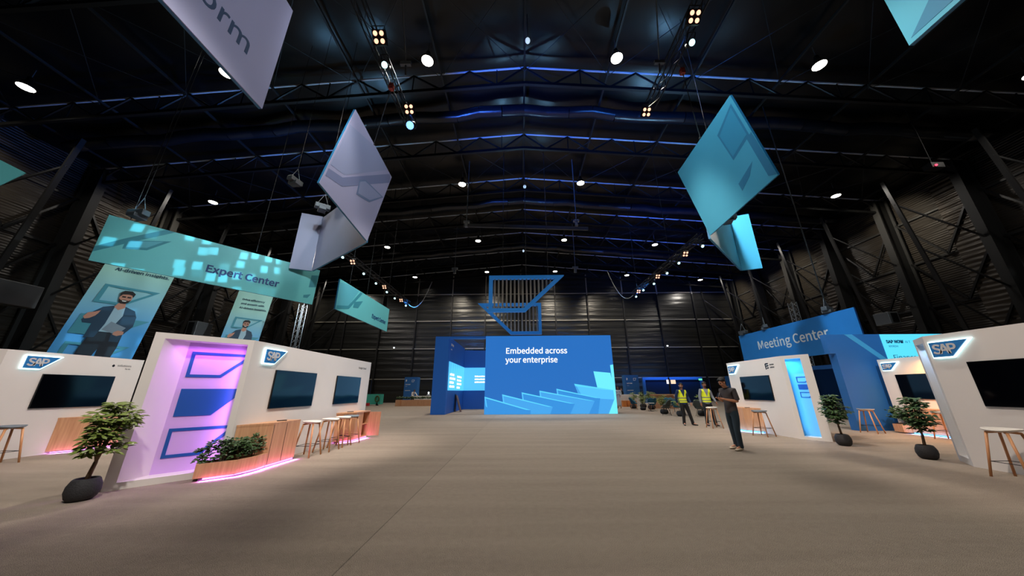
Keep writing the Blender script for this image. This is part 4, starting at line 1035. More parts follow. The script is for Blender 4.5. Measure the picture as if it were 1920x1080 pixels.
# ------------------------------------------------------------------ plants
def leaf_mesh(mb, c, d, L, w_, rnd):
    d = Vector(d).normalized(); s_ = d.cross(Vector((rnd.uniform(-.3, .3), rnd.uniform(-.3, .3), 1)))
    s_ = s_.normalized() if s_.length > .05 else Vector((1, 0, 0)); n = s_.cross(d)
    c = Vector(c)
    p = [c, c+d*L*.3+s_*w_*.42-n*.01, c+d*L*.65+s_*w_*.5-n*.015, c+d*L-n*L*.18, c+d*L*.65-s_*w_*.5-n*.015, c+d*L*.3-s_*w_*.42-n*.01, c+d*L*.35+n*L*.03, c+d*L*.7+n*L*.02]
    mb.add([tuple(v) for v in p], [(0, 1, 6), (1, 2, 7, 6), (2, 3, 7), (0, 6, 5), (6, 7, 4, 5), (7, 3, 4)])
def make_tree(name, H_, crown, nleaf, pot_r, pot_h, leafL, seed, m_leaf=LEAF, lean=0, group=None):
    rnd = random.Random(seed)
    t = empty(name, (0, 0, 0), 'x', 'potted plant', group)
    m = MB(); m.smooth = True
    r = pot_r
    m.lathe([(.02, 0), (r*.62, .0), (r*.86, pot_h*.14), (r, pot_h*.42), (r*.97, pot_h*.68), (r*.8, pot_h*.93), (r*.7, pot_h), (r*.62, pot_h*.97), (r*.58, pot_h*.84)], n=32)
    m.build('pot', STONE, t)
    MB().lathe([(.01, pot_h*.9), (r*.6, pot_h*.88), (r*.6, pot_h*.86)], n=20).build('soil', SOIL, t)
    m = MB(); m.smooth = True; tips = []
    base = Vector((0, 0, pot_h*.85)); fork = Vector((lean*.12, 0, pot_h+.16*H_))
    m.tube(base, fork, .028, .022, n=8)
    for k in range(5):
        a = 2*math.pi*k/5+rnd.uniform(-.4, .4); rr = crown*rnd.uniform(.3, .8)
        mid = fork+Vector((math.cos(a)*rr*.4, math.sin(a)*rr*.4, (H_-fork.z)*.35)); tip = fork+Vector((math.cos(a)*rr+lean*.2, math.sin(a)*rr, (H_-fork.z)*rnd.uniform(.55, .85)))
        m.tube(fork, mid, .017, .012, n=7); m.tube(mid, tip, .012, .005, n=6)
        tips += [mid.lerp(tip, .4), mid.lerp(tip, .75), tip]
    m.build('trunk', BARK, t)
    m = MB()
    cz = .70*H_; hz = .31*H_
    for k in range(nleaf):
        # rosette of leaves
        u = rnd.uniform(-.95, 1); a = rnd.uniform(0, 6.283); q = rnd.uniform(.2, 1)**.5
        wob = 1+.25*math.sin(3*a+seed)+.2*math.sin(5*u+seed)
        c = Vector((math.cos(a)*crown*math.sqrt(1-u*u)*q*wob+lean*.18, math.sin(a)*crown*math.sqrt(1-u*u)*q*wob, cz+u*hz*q))
        for j in range(7):
            b = 2*math.pi*j/7+rnd.uniform(-.3, .3)
            d = Vector((math.cos(b), math.sin(b), rnd.uniform(-.45, .25)))
            L = leafL*rnd.uniform(.75, 1.15); leaf_mesh(m, c+d*leafL*.18, d, L, L*.42, rnd)
    m.build('foliage', m_leaf, t)
    return t
tr = make_tree('potted_tree', 1.30, .24, 105, .17, .28, .115, 5, LEAF, .35, 'umbrella trees in round stone pots')
place(tr, True, (-6.2, 5.0, 0), 0, 'umbrella tree in a round charcoal pot at the left, in front of the white booths')
tr2 = make_tree('potted_tree', 1.30, .23, 110, .17, .28, .11, 9, LEAFD, -.2, 'umbrella trees in round stone pots')
place(tr2, True, (8.55, 9.15, 0), 0, 'umbrella tree in a charcoal pot beside the blue niche booth')
place(tr2, False, (8.65, 7.45, 0), 2.2, 'umbrella tree in a charcoal pot in front of the orange lit booth', scale=.97)
def shrub(mb, c, rx, ry, rz, n, L, seed):
    rnd = random.Random(seed)
    for k in range(n):
        u = rnd.uniform(-.5, 1); a = rnd.uniform(0, 6.283); q = rnd.uniform(.2, 1)**.5
        p = Vector((c[0]+math.cos(a)*rx*math.sqrt(max(0, 1-u*u))*q, c[1]+math.sin(a)*ry*math.sqrt(max(0, 1-u*u))*q, c[2]+u*rz*q))
        for j in range(4):
            b = rnd.uniform(0, 6.283); d = Vector((math.cos(b), math.sin(b), rnd.uniform(-.2, .8))); leaf_mesh(mb, p, d, L*rnd.uniform(.7, 1.2), L*.5, rnd)
SH = [((-5.56, 6.06, .38), .13, .13, .27, 34, .085, 'loose purple lit shrub at the left end of the planter'), ((-5.38, 6.22, .40), .15, .15, .24, 56, .08, 'dark glossy shrub, second from the left in the planter'),
      ((-5.27, 6.45, .41), .16, .18, .25, 84, .075, 'dense green shrub in the middle of the planter'), ((-5.2, 6.68, .44), .13, .17, .25, 50, .075, 'shrub leaning right at the counter end of the planter')]
for k, (c, rx, ry, rz_, n, L, lb) in enumerate(SH):
    t = empty('planter_shrub', (c[0], c[1], .2), lb, 'shrub', 'shrubs in the oak planter')
    m = MB(); shrub(m, c, rx, ry, rz_, n, L, 40+k); m.build('foliage', LEAFD, t)
    m = MB()
    for j in range(4): m.tube((c[0], c[1], .2), (c[0]+rx*.5*math.cos(j*1.6), c[1]+ry*.5*math.sin(j*1.6), c[2]+.05), .006, n=5)
    m.build('stems', BARK, t)
t = empty('planter_shrub', (13.0, 11.7, .28), 'dark shrub in the low planter beside the tall blue wall', 'shrub')
m = MB(); shrub(m, (12.98, 11.66, .55), .22, .22, .32, 80, .1, 77); m.build('foliage', LEAFD, t)
# ------------------------------------------------------------------ people
def skin_mesh(chains, sub=2, name='body'):
    """chains: list of lists of (point, rx, ry); points equal to an existing vertex are merged, the first point is the root"""
    bm_v = []; rad = []; edges = []
    def vid(p, r):
        for i, q in enumerate(bm_v):
            if (Vector(q)-Vector(p)).length < 1e-4: return i
        bm_v.append(tuple(p)); rad.append(r); return len(bm_v)-1
    for ch in chains:
        prev = None
        for p, rx, ry in ch:
            i = vid(p, (rx, ry))
            if prev is not None and prev != i: edges.append((prev, i))
            prev = i
    me = bpy.data.meshes.new('tmp'); me.from_pydata(bm_v, edges, [])
    o = bpy.data.objects.new('tmp', me); COL.objects.link(o)
    m = o.modifiers.new('s', 'SKIN'); m.use_smooth_shade = True
    sv = me.skin_vertices[0].data
    for i, r in enumerate(rad): sv[i].radius = r; sv[i].use_root = (i == 0)
    if sub: ss = o.modifiers.new('u', 'SUBSURF'); ss.levels = sub; ss.render_levels = sub
    bpy.context.view_layer.update()
    dg = bpy.context.evaluated_depsgraph_get()
    r = bpy.data.meshes.new_from_object(o.evaluated_get(dg)); r.name = name
    bpy.data.objects.remove(o); bpy.data.meshes.remove(me)
    for p in r.polygons: p.use_smooth = True
    return r
def put(me, name, mats, parent):
    idx = [p.material_index for p in me.polygons] if len(mats) > 1 else None
    me.materials.clear()
    for m in mats: me.materials.append(m)
    if idx: me.polygons.foreach_set('material_index', idx)
    o = bpy.data.objects.new(name, me); COL.objects.link(o); o.parent = parent; return o
def L_(a, b, t): return tuple(Vector(a).lerp(Vector(b), t))
def lid(nm, c, r=.6): return mat(nm, c, r, noise=.12, nscale=18)
def person(label, loc, rz, J, skin, hair, top, trousers, shoes, short=False, vest=None, beard=None, robe=None, k=1.0, lace=None):
    """J: joints in the person's own frame, facing -Y. Body is one skinned surface; clothes are shells over it."""
    t = empty('person', (0, 0, 0), label, 'person')
    P = J
    hd = Vector(P['head']); nk = Vector(P['neck']); up = (hd-nk).normalized(); face = Vector(P.get('face', (0, -1, 0))).normalized()
    face = (face-up*face.dot(up)).normalized(); side = up.cross(face).normalized()
    ch = [[(P['pelvis'], .10, .075), (P['waist'], .085, .065), (P['chest'], .10, .075), (P['neckb'], .055, .05), (P['neck'], .052, .052),
           (tuple(hd-up*.055+face*.008), .062, .068), (tuple(hd+up*.01), .074, .088), (tuple(hd+up*.075-face*.01), .058, .066)]]
    ch.append([(tuple(hd+up*.01), .074, .088), (tuple(hd-up*.012+face*.098), .012, .016)])
    for s_ in ('l', 'r'):
        sh, el, wr = P['sh_'+s_], P['el_'+s_], P['wr_'+s_]
        ch.append([(P['chest'], .10, .075), (L_(P['chest'], sh, .6), .055, .055), (sh, .045, .045), (L_(sh, el, .5), .042, .042), (el, .036, .036), (L_(el, wr, .35), .038, .038), (wr, .024, .028)])
        d = Vector(P.get('hd_'+s_, Vector(wr)-Vector(el))).normalized(); pn = Vector(P.get('pn_'+s_, (1 if s_ == 'l' else -1, 0, 0)))
        pn = (pn-d*pn.dot(d)).normalized(); ac = d.cross(pn).normalized()
        palm = tuple(Vector(wr)+d*.05); kn = tuple(Vector(wr)+d*.085)
        ch.append([(wr, .024, .028), (palm, .03, .018), (kn, .033, .014)])
        for q, (off, ln) in enumerate(((-.027, .062), (-.009, .074), (.009, .07), (.027, .055))):
            a = Vector(kn)+ac*off; b = a+d*ln*.5-pn*.010; c = b+d*ln*.42-pn*.022
            ch.append([(kn, .033, .014), (tuple(a+d*.012), .009, .009), (tuple(b), .0085, .0085), (tuple(c), .007, .007)])
        ch.append([(palm, .03, .018), (tuple(Vector(wr)+d*.045-ac*.04-pn*.008), .011, .011), (tuple(Vector(wr)+d*.085-ac*.052-pn*.02), .008, .008)])
        hp, kne, an, toe = P['hip_'+s_], P['kn_'+s_], P['an_'+s_], P['toe_'+s_]
        ch.append([(P['pelvis'], .10, .075), (hp, .065, .07), (L_(hp, kne, .5), .058, .062), (kne, .045, .048), (L_(kne, an, .35), .044, .046), (an, .034, .036), (toe, .032, .022)])
    put(skin_mesh(ch, 2), 'body', [skin], t)
    # hair cap
    m = MB(); m.smooth = True
    hc = hd+up*.035-face*.012
    N = 14; M = 20; vs = []; fs = []
    for i in range(N+1):
        ph = math.pi*.62*i/N
        for j in range(M):
            a = 2*math.pi*j/M
            fr_ = max(0, math.cos(a)); cut = 1-.58*fr_**.7
            p_ = ph*cut
            v = hc+up*(.088*math.cos(p_)+.004*math.sin(7*a+3*i))+(face*math.cos(a)*.1+side*math.sin(a)*.083)*math.sin(p_)
            vs.append(tuple(v))
    for i in range(N):
        for j in range(M):
            kx = (j+1) % M; fs.append((i*M+j, (i+1)*M+j, (i+1)*M+kx, i*M+kx))
    m.add(vs, fs); ho_ = m.build('hair', hair, t)
    sd = ho_.modifiers.new('s', 'SOLIDIFY'); sd.thickness = .006; sd.offset = 1
    # face details
    for s_ in (-1, 1):
        m = MB(); m.smooth = True; c = hd+up*.012+face*.079+side*(.03*s_); m.ball(tuple(c), .0125, 8, 6); m.build('eye', mat('eye_dark', srgb(30, 24, 22), .3), t)
        m = MB(); m.smooth = True; m.ball(tuple(hd+side*(.077*s_)-face*.002), .024, 8, 6, sx=.5, sy=.8, sz=1.2); m.build('ear', skin, t)
        MB().bar(tuple(hd+up*.034+face*.086+side*(.014*s_)), tuple(hd+up*.036+face*.078+side*(.05*s_)), .006, .008).build('eyebrow', hair, t)
    MB().bar(tuple(hd-up*.046+face*.078-side*.02), tuple(hd-up*.046+face*.078+side*.02), .008, .008).build('mouth', mat('lip', srgb(140, 80, 70), .5), t)
    if beard:
        m = MB(); m.smooth = True; m.ball(tuple(hd-up*.068+face*.028), .052, 14, 10, sx=1.1, sy=1.1, sz=.62); m.build('beard', beard, t)
    if robe:
        ch = [[(P['pelvis'], .19, .14), (P['waist'], .16, .12), (P['chest'], .16, .115), (P['neckb'], .08, .075)],
              [(P['pelvis'], .19, .14), ((0, 0, .55), .2, .16), ((0, 0, .12), .23, .19)]]
        for s_ in ('l', 'r'):
            sh, el, wr = P['sh_'+s_], P['el_'+s_], P['wr_'+s_]
            ch.append([(P['chest'], .16, .115), (sh, .07, .07), (el, .055, .055), (L_(el, wr, .9), .05, .05)])
        put(skin_mesh(ch, 2), 'robe', [robe], t)
    else:
        pe = Vector(P['pelvis']); lo = pe+Vector((0, 0, -.13))
        TR = Vector((.0, .0, 0))
        ch = [[(tuple(lo), .178, .135), (P['pelvis'], .17, .126), (P['waist'], .155, .112), (L_(P['waist'], P['chest'], .5), .162, .118), (P['chest'], .168, .12), (L_(P['chest'], P['neckb'], .6), .13, .10), (P['neckb'], .075, .07), (L_(P['neckb'], P['neck'], .55), .062, .062)]]
        for s_ in ('l', 'r'):
            sh, el, wr = P['sh_'+s_], P['el_'+s_], P['wr_'+s_]
            c_ = [(L_(P['chest'], P['neckb'], .6), .13, .10), (sh, .072, .074)]
            if short: c_ += [(L_(sh, el, .45), .066, .066), (L_(sh, el, .8), .064, .064), (L_(sh, el, .9), .064, .064)]
            else: c_ += [(L_(sh, el, .5), .062, .062), (el, .054, .054), (L_(el, wr, .5), .048, .048), (L_(el, wr, .92), .044, .044), (L_(el, wr, 1.0), .044, .044)]
            ch.append(c_)
        sm_ = skin_mesh(ch, 2 if not vest else 3)
        if vest:
            me = sm_.copy(); bm = bmesh.new(); bm.from_mesh(me); bm.normal_update()
            for v in bm.verts: v.co += v.normal*.014
            zn = P['neckb'][2]; zw = P['waist'][2]; kill = []; cx = P['chest'][0]; zc = P['chest'][2]-.02
            for co_, no_ in (((0, 0, zn+.012), (0, 0, 1)), ((0, 0, zw-.17), (0, 0, 1)), ((0, 0, zw+.035), (0, 0, 1)), ((0, 0, zw-.005), (0, 0, 1)), ((0, 0, zw-.085), (0, 0, 1)), ((0, 0, zw-.12), (0, 0, 1)),
                             ((cx+.006, 0, zw+.06), (1, 0, -.32)), ((cx-.006, 0, zw+.06), (1, 0, .32)), ((cx+.165, 0, 0), (1, 0, 0)), ((cx-.165, 0, 0), (1, 0, 0))):
                bmesh.ops.bisect_plane(bm, geom=bm.verts[:]+bm.edges[:]+bm.faces[:], plane_co=co_, plane_no=no_)
            for f in bm.faces:
                c = f.calc_center_median(); vz = c.z-(zw+.06)
                if c.y < P['chest'][1]-.01 and vz > 0 and abs(c.x-cx) < vz*.32+.006: kill.append(f); continue
                if c.z > zn+.012 or c.z < zw-.17: kill.append(f); continue
                if abs(c.x-cx) > .165: kill.append(f); continue
                z = c.z-zw
                f.material_index = 1 if (-.005 < z < .035 or -.12 < z < -.085) else 0
            bmesh.ops.delete(bm, geom=kill, context='FACES'); bm.to_mesh(me); bm.free()
            put(me, 'safety_vest', [vest, mat('vest_band', srgb(120, 124, 120), .35)], t)
        put(sm_, 'shirt', [top], t)
        ch = [[(tuple(pe+Vector((0, 0, -.03))), .155, .115), (tuple(pe+Vector((0, 0, .06))), .15, .11), (tuple(pe+Vector((0, 0, .1))), .14, .1)]]
        for s_ in ('l', 'r'):
            hp, kne, an = Vector(P['hip_'+s_]), P['kn_'+s_], P['an_'+s_]
            ch.append([(tuple(pe+Vector((0, 0, -.03))), .155, .115), (tuple(hp), .098, .105), (L_(hp, kne, .5), .088, .094), (kne, .07, .074), (L_(kne, an, .4), .068, .07), (L_(kne, an, .8), .062, .066), (L_(kne, an, 1.0), .062, .068), (L_(kne, an, 1.12), .064, .07)])
        put(skin_mesh(ch, 2), 'trousers', [trousers], t)
    for s_ in ('l', 'r'):
        an, toe = Vector(P['an_'+s_]), Vector(P['toe_'+s_]); d = (toe-an); d.z = 0; d.normalize()
        base = Vector((an.x, an.y, an.z-.05))
        me = skin_mesh([[(tuple(base-d*.02+Vector((0, 0, .075))), .044, .048), (tuple(base-d*.035+Vector((0, 0, .02))), .048, .05), (tuple(base-d*.0), .046, .042), (tuple(base+d*.03), .045, .042), (tuple(base+d*.13-Vector((0, 0, .012))), .048, .03), (tuple(base+d*.205-Vector((0, 0, .018))), .036, .022)]], 2)
        put(me, 'shoe', [shoes], t)
    if lace:
        m = MB(); c = Vector(P['neckb']); m.path([tuple(c+Vector((.07*math.cos(a), .075*math.sin(a), .035-.03*math.sin(a)*-1))) for a in [2*math.pi*i/14 for i in range(15)]], .008, 6); m.build('lanyard', BLACKM, t)
    t.scale = (k, k, k); t.location = loc; t.rotation_euler = (0, 0, rz)
    return t
def joints(**kw):
    J = dict(pelvis=(0, 0, .93), waist=(0, 0, 1.08), chest=(0, 0, 1.27), neckb=(0, .01, 1.42), neck=(0, .0, 1.48), head=(0, -.015, 1.60),
             sh_l=(.18, .0, 1.385), sh_r=(-.18, 0, 1.385), el_l=(.23, .02, 1.12), el_r=(-.23, .02, 1.12), wr_l=(.25, -.04, .88), wr_r=(-.25, -.04, .88),
             hip_l=(.09, 0, .86), hip_r=(-.09, 0, .86), kn_l=(.11, -.02, .48), kn_r=(-.11, -.02, .48), an_l=(.12, .02, .09), an_r=(-.12, .02, .09), toe_l=(.14, -.13, .035), toe_r=(-.14, -.13, .035))
    J.update(kw); return J
SK1 = mat('skin_tan', srgb(214, 152, 118), .5); SK2 = mat('skin_brown', srgb(156, 104, 78), .5); SK3 = mat('skin_brown_light', srgb(188, 132, 102), .5)
HB = mat('hair_black', srgb(18, 16, 16), .6, noise=.3, nscale=60)
DENIM = lid('dark_denim', srgb(44, 62, 74), .8); TEE = lid('charcoal_tee', srgb(76, 72, 74), .85); BLK = lid('black_cloth', srgb(18, 18, 22), .8)
NAVYC = lid('navy_cloth', srgb(24, 48, 92), .8); GREYC = lid('grey_shirt', srgb(128, 132, 142), .8); VEST = mat('hi_vis_yellow', srgb(222, 232, 40), .6, emit=srgb(200, 220, 20), es=.06)
SNK = lid('cream_trainers', srgb(214, 198, 176), .6); BSH = lid('black_shoes', srgb(26, 24, 24), .5); ROBE = mat('white_robe', srgb(206, 212, 218), .7)
# man looking at his phone, facing left and slightly away
J = joints(chest=(0, .0, 1.27), neckb=(0, -.03, 1.43), neck=(0, -.07, 1.49), head=(0, -.125, 1.585), face=(0, -1, -.55),
           el_l=(.22, .02, 1.12), wr_l=(.09, -.22, 1.17), el_r=(-.22, .02, 1.12), wr_r=(-.07, -.24, 1.18), hd_l=(-.5, -.7, .35), hd_r=(.4, -.8, .35), pn_l=(0, .4, 1), pn_r=(0, .4, 1),
           an_l=(.1, -.04, .09), toe_l=(.12, -.2, .035), an_r=(-.12, .08, .09), toe_r=(-.15, -.08, .035), kn_l=(.1, -.05, .48), kn_r=(-.11, .03, .48))
man = person('man in a charcoal t-shirt, dark jeans and cream trainers looking down at a phone', (5.42, 8.62, 0), -math.pi/2+.25, J, SK1, HB, TEE, DENIM, SNK, short=True, k=1.015, lace=True)
PH = empty('mobile_phone', (5.12, 8.55, 1.27), 'mobile phone held by the man in the charcoal t-shirt', 'phone')
MB().bar((5.06, 8.52, 1.235), (5.13, 8.54, 1.35), .075, .009, (1, 0, 0)).build('case', BLACKM, PH)
MB().bar((5.069, 8.52, 1.24), (5.137, 8.54, 1.345), .066, .004, (1, 0, 0)).build('phone_screen', emis('phone_glow', (.9, .75, .6, 1), 1.0), PH)
# worker 1
J = joints(head=(-.01, -.03, 1.60), face=(-.8, -1, -.25), kn_l=(.18, -.03, .48), an_l=(.27, -.03, .09), toe_l=(.37, -.16, .035), kn_r=(-.07, -.02, .48), an_r=(-.09, .0, .09), toe_r=(-.15, -.15, .035),
           el_l=(.27, .06, 1.14), wr_l=(.3, -.05, .90), el_r=(-.24, .08, 1.14), wr_r=(-.2, .12, .9))
person('bearded worker in a yellow vest over a navy shirt, looking aside, feet apart', (7.02, 14.35, 0), .05, J, SK3, HB, NAVYC, BLK, BSH, vest=VEST, beard=HB, k=1.0)
J = joints(head=(0, -.02, 1.60), face=(0, -1, -.1), el_l=(.26, .03, 1.14), wr_l=(.33, -.06, .92), el_r=(-.24, .02, 1.13), wr_r=(-.25, -.02, .88), kn_l=(.14, -.03, .48), an_l=(.19, -.02, .09), toe_l=(.22, -.17, .035))
person('worker in a yellow vest over a grey shirt facing the camera', (7.93, 14.15, 0), -.1, J, SK2, HB, GREYC, BLK, BSH, vest=VEST, beard=HB, k=1.02)
J = joints(el_l=(.24, -.02, 1.13), wr_l=(.2, -.16, .95))
person('person in a long white robe walking beside the right edge of the screen cube', (8.4, 28.3, 0), -.5, J, SK3, HB, ROBE, ROBE, BSH, robe=ROBE, beard=HB, k=1.03)
J = joints(pelvis=(0, .05, .93), chest=(0, -.1, 1.25), waist=(0, -.0, 1.09), neckb=(0, -.18, 1.38), neck=(0, -.22, 1.43), head=(0, -.27, 1.54), face=(.2, -1, -.5), sh_l=(.18, -.14, 1.34), sh_r=(-.18, -.14, 1.34), el_l=(.26, -.3, 1.14), wr_l=(.22, -.5, 1.0), el_r=(-.24, -.2, 1.1), wr_r=(-.2, -.4, .95))
person('person in a white jacket bending over the buffet behind the hedge planter', (-11.7, 35.6, 0), .9, J, SK3, HB, WHITE2, BLK, BSH, k=1.0)
J = joints()
person('person in black seen at the far white counter beside the blue totem', (10.0, 32.6, 0), .3, J, SK1, HB, BLK, BLK, BSH, k=.97)

# ------------------------------------------------------------------ far lounge
def make_lounge(mt, inner):
    t = empty('lounge_chair', (0, 0, 0), 'x', 'armchair', 'lounge chairs in the far seating area')
    m = MB(); m.smooth = True
    N, M = 14, 24; vs = []
    for th in (0, .035):
        for i in range(N+1):
            for j in range(M):
                a = 2*math.pi*j/M; r = i/N
                x = .30*r*math.sin(a); y = .28*r*math.cos(a)
                back = max(0, math.cos(a)); sd = abs(math.sin(a))
                rise = (max(0, r-.62)/.38)**1.2*(.40*back**.8+.20*sd*(1 if math.cos(a) > -.5 else .3))
                out = (max(0, r-.62)/.38)
                vs.append((x*(1+.12*out)+0, y*(1+.22*out*back)+0, .42+rise-th+.02*r))
    fs = []; o2 = (N+1)*M
    for i in range(N):
        for j in range(M):
            k = (j+1) % M; fs.append((i*M+j, i*M+k, (i+1)*M+k, (i+1)*M+j)); fs.append((o2+i*M+j, o2+(i+1)*M+j, o2+(i+1)*M+k, o2+i*M+k))
    for j in range(M):
        k = (j+1) % M; fs.append((N*M+j, N*M+k, o2+N*M+k, o2+N*M+j))
    m.add(vs, fs); m.build('shell', mt, t)
    m = MB(); m.smooth = True; m.lathe([(.02, .425), (.24, .425), (.25, .45), (.22, .475), (.02, .48)], n=20); m.build('cushion', inner, t)
    for i, j in ((-1, -1), (1, -1), (1, 1), (-1, 1)): MB().tube((i*.12, j*.12, .41), (i*.24, j*.24, 0), .012, .009).build('leg', WOODS if mt is TEAL else BLACKM, t)
    return t
lt = make_lounge(TEAL, TEAL); lc = make_lounge(CHARF, CHARF); a1 = a2 = True
for (x, y, rz, te, lb) in ((8.95, 26.3, 1.2, 1, 'teal lounge chair nearest the screen cube, turned to the right'), (9.75, 24.6, 3.1, 1, 'teal lounge chair seen from behind, between two round pots'), (8.72, 20.0, -2.0, 0, 'dark shell lounge chair left of the first worker, nearest of the row'),
                           (9.75, 20.75, 2.2, 1, 'small looking teal chair just left of the first worker'), (10.15, 18.9, 2.8, 0, 'charcoal lounge chair with a high back between the two workers'), (11.2, 25.2, -.6, 1, 'teal lounge chair deep in the seating area'), (10.6, 23.0, -1.2, 0, 'charcoal lounge chair behind the small round table')):
    if te: place(lt, a1, (x, y, 0), rz, lb); a1 = False
    else: place(lc, a2, (x, y, 0), rz, lb); a2 = False
tr3 = make_tree('lounge_plant', 1.25, .3, 40, .26, .3, .13, 21, LEAF, .3, 'lounge plants in dark round pots')
for k, (x, y, s_, lb) in enumerate(((9.35, 27.6, 1.05, 'bushy plant in a dark pot by the white robed person'), (9.25, 25.2, .8, 'small plant in a dark pot beside the round table'), (10.3, 26.2, 1.1, 'tall bushy plant behind the teal chair seen from behind'), (9.05, 21.1, .95, 'large leafy plant in a dark pot behind the dark shell chair'),
                                    (9.2, 19.25, .95, 'plant in a wide dark pot half hidden by the first worker'), (10.5, 19.4, .98, 'pale leafy plant in a dark pot between the two workers'), (10.5, 28.5, 1.0, 'leafy plant in front of the blue totem'), (11.9, 29.4, 1.0, 'leafy plant right of the blue totem'))):
    place(tr3, k == 0, (x, y, 0), k*1.3, lb, scale=s_)
def make_table():
    t = empty('round_table', (0, 0, 0), 'x', 'table', 'small round tables in the seating area')
    MB().lathe([(.01, .53), (.3, .53), (.3, .55), (.01, .55)], n=28).build('tabletop', WHITE2, t)
    MB().tube((0, 0, 0), (0, 0, .53), .02).build('stem', BLACKM, t); MB().lathe([(.2, 0), (.2, .012), (.02, .02)], n=20).build('base', BLACKM, t)
    return t
rt = make_table()
for k, (x, y, lb) in enumerate(((9.35, 24.0, 'small round white table left of the teal chair seen from behind'), (9.6, 22.0, 'small round white table behind the dark shell chair'), (9.85, 20.1, 'small round white table beside the first worker'))): place(rt, k == 0, (x, y, 0), 0, lb)
t = empty('serving_counter', (12.2, 27.5, 0), 'pink topped serving counter in the far seating area', 'counter')
MB().box(11.0, 12.9, 27.3, 28.0, 0, 1.02).build('body', WOOD, t); MB().box(10.95, 12.95, 27.2, 28.05, 1.02, 1.1).build('top', WOOD, t)
MB().tube((12.6, 27.15, 1.05), (13.1, 26.9, 0), .035).build('support', WHITE2, t)
t = empty('serving_counter', (10.2, 31.5, 0), 'white serving counter with orange crates in front, beside the robed person', 'counter')
MB().box(9.5, 11.3, 31.2, 32.0, 0, 1.05).build('body', WHITE2, t)
CR = mat('orange_crate', srgb(214, 130, 60), .6, noise=.2, nscale=8)
for k, x in enumerate((9.55, 10.0, 10.45)): 
    o = empty('fruit_crate', (x, 30.6, 0), ['orange crate in front of the white counter, left one', 'orange crate in front of the white counter, middle one', 'orange crate in front of the white counter, right one'][k], 'crate', 'orange crates')
    MB().box(x-.18, x+.18, 30.4, 30.8, 0, .5).build('crate', CR, o); MB().box(x-.19, x+.19, 30.39, 30.81, .5, .56).build('rim', WOOD, o)
t = empty('coffee_stand', (13.3, 28.5, 0), 'dark coffee stand with two lit menu panels', 'stand')
MB().box(12.75, 13.6, 28.4, 28.9, 0, 1.1).box(13.02, 13.12, 28.6, 28.7, 1.1, 2.5).build('frame', BLACKM, t)
MB().box(12.78, 12.95, 28.45, 28.5, 1.95, 2.3).build('menu_panel', emis('menu_white', (.9, .85, .9, 1), 1.0), t)
MB().box(13.15, 13.55, 28.45, 28.5, 1.95, 2.28).build('menu_panel', emis('menu_warm', (1, .72, .5, 1), 1.0), t)
# totems
def totem(label, x0, x1, y, h, side, sg):
    t = empty('blue_totem', ((x0+x1)/2, y, 0), label, 'totem sign', 'blue totem signs')
    MB().box(x0, x1, y, y+.9, 0, h).build('body', BLUEW, t)
    f = Fr((x0, y, 0), (1, 0, 0))
    MB().slab(f, [(.14, h-.5), (.24, h-.5), (.28, h-.3), (.16, h-.26)], 0, .01).build('mark', LETW, t)
    text('lettering', 'SAP NOW', f, .14, h-.86, .2, LETW, t, width=.56, bold=.004); text('lettering', 'RIYADH', f, .14, h-1.05, .11, LETW, t)
    small_print(f, .14, h-1.5, (.62,), .05, .1, LETW, t, d=0)
    MB().ring(f, [(.85, h-.3), (1.15, h-.3), (1.05, h-.55), (.85, h-.55)], [(.88, h-.33), (1.1, h-.33), (1.03, h-.52), (.88, h-.52)], 0, .01).build('mark', LETW, t)
    return t
totem('blue totem sign standing right of the screen cube', 10.62, 12.0, 33.0, 2.92, 1, 1)
totem('blue totem sign behind the hedge planter, left of the screen cube', -13.35, -11.85, 37.3, 3.05, 1, 1)
t = empty('hedge_planter', (-11, 34.7, 0), 'long oak planter box with a low hedge at the far left', 'planter')
MB().box(-13.1, -8.6, 34.5, 35.0, 0, .62).build('box', WOOD, t); MB().box(-12.62, -12.5, 34.47, 34.5, 0, .62).build('post', WOODS, t)
m = MB(); rnd = random.Random(3)
for k in range(260):
    x = rnd.uniform(-13.0, -8.7); shrub(m, (x, 34.75, .78), .12, .16, .16, 1, .16, k)
m.build('hedge', LEAFD, t)
t = empty('buffet_table', (-10.2, 36.6, 0), 'white covered buffet table behind the hedge planter', 'table')
MB().box(-12.0, -8.6, 36.4, 37.2, 0, .98).build('cloth', WHITE2, t)
for k, x in enumerate((-10.3, -9.6)):
    o = empty('lit_food_dome', (x, 36.7, .98), ['lit food dome on the buffet table, left one', 'lit food dome on the buffet table, right one'][k], 'food dome', 'food domes on the buffet')
    m = MB(); m.smooth = True; m.lathe([(.22, 0), (.2, .12), (.1, .22), (.02, .25)], (x, 36.7, .98), 16); m.build('dome', STEEL, o)
    m = MB(); m.smooth = True; m.ball((x, 36.7, 1.32), .08, 10, 6); m.build('warming_lamp', E_DOT, o)
t = empty('teal_kiosk', (-16, 37, 0), 'turquoise kiosk with a wreath at the far left', 'kiosk')
MB().box(-17.9, -15.6, 36.6, 37.4, .12, 1.2).build('body', mat('turquoise', srgb(72, 186, 164), .5), t)
m = MB(); m.smooth = True
for k in range(16):
    a = 2*math.pi*k/16; m.ball((-15.95+.2*math.cos(a), 36.55, .72+.28*math.sin(a)), .09, 6, 4)
m.build('wreath', LEAFD, t)
m = MB(); m.lathe([(.14, 0), (.14, .28)], (-15.95, 36.7, .0), 12).lathe([(.14, 0), (.14, .28)], (-17.4, 36.7, .0), 12); m.build('wheel', BLACKM, t)
o = MB().box(-16.95, -16.4, 35.6, 35.9, 0, .3).build('red_box', mat('red_box', srgb(190, 40, 50), .5)); tag(o, 'small red box on the floor in front of the turquoise kiosk', 'box')
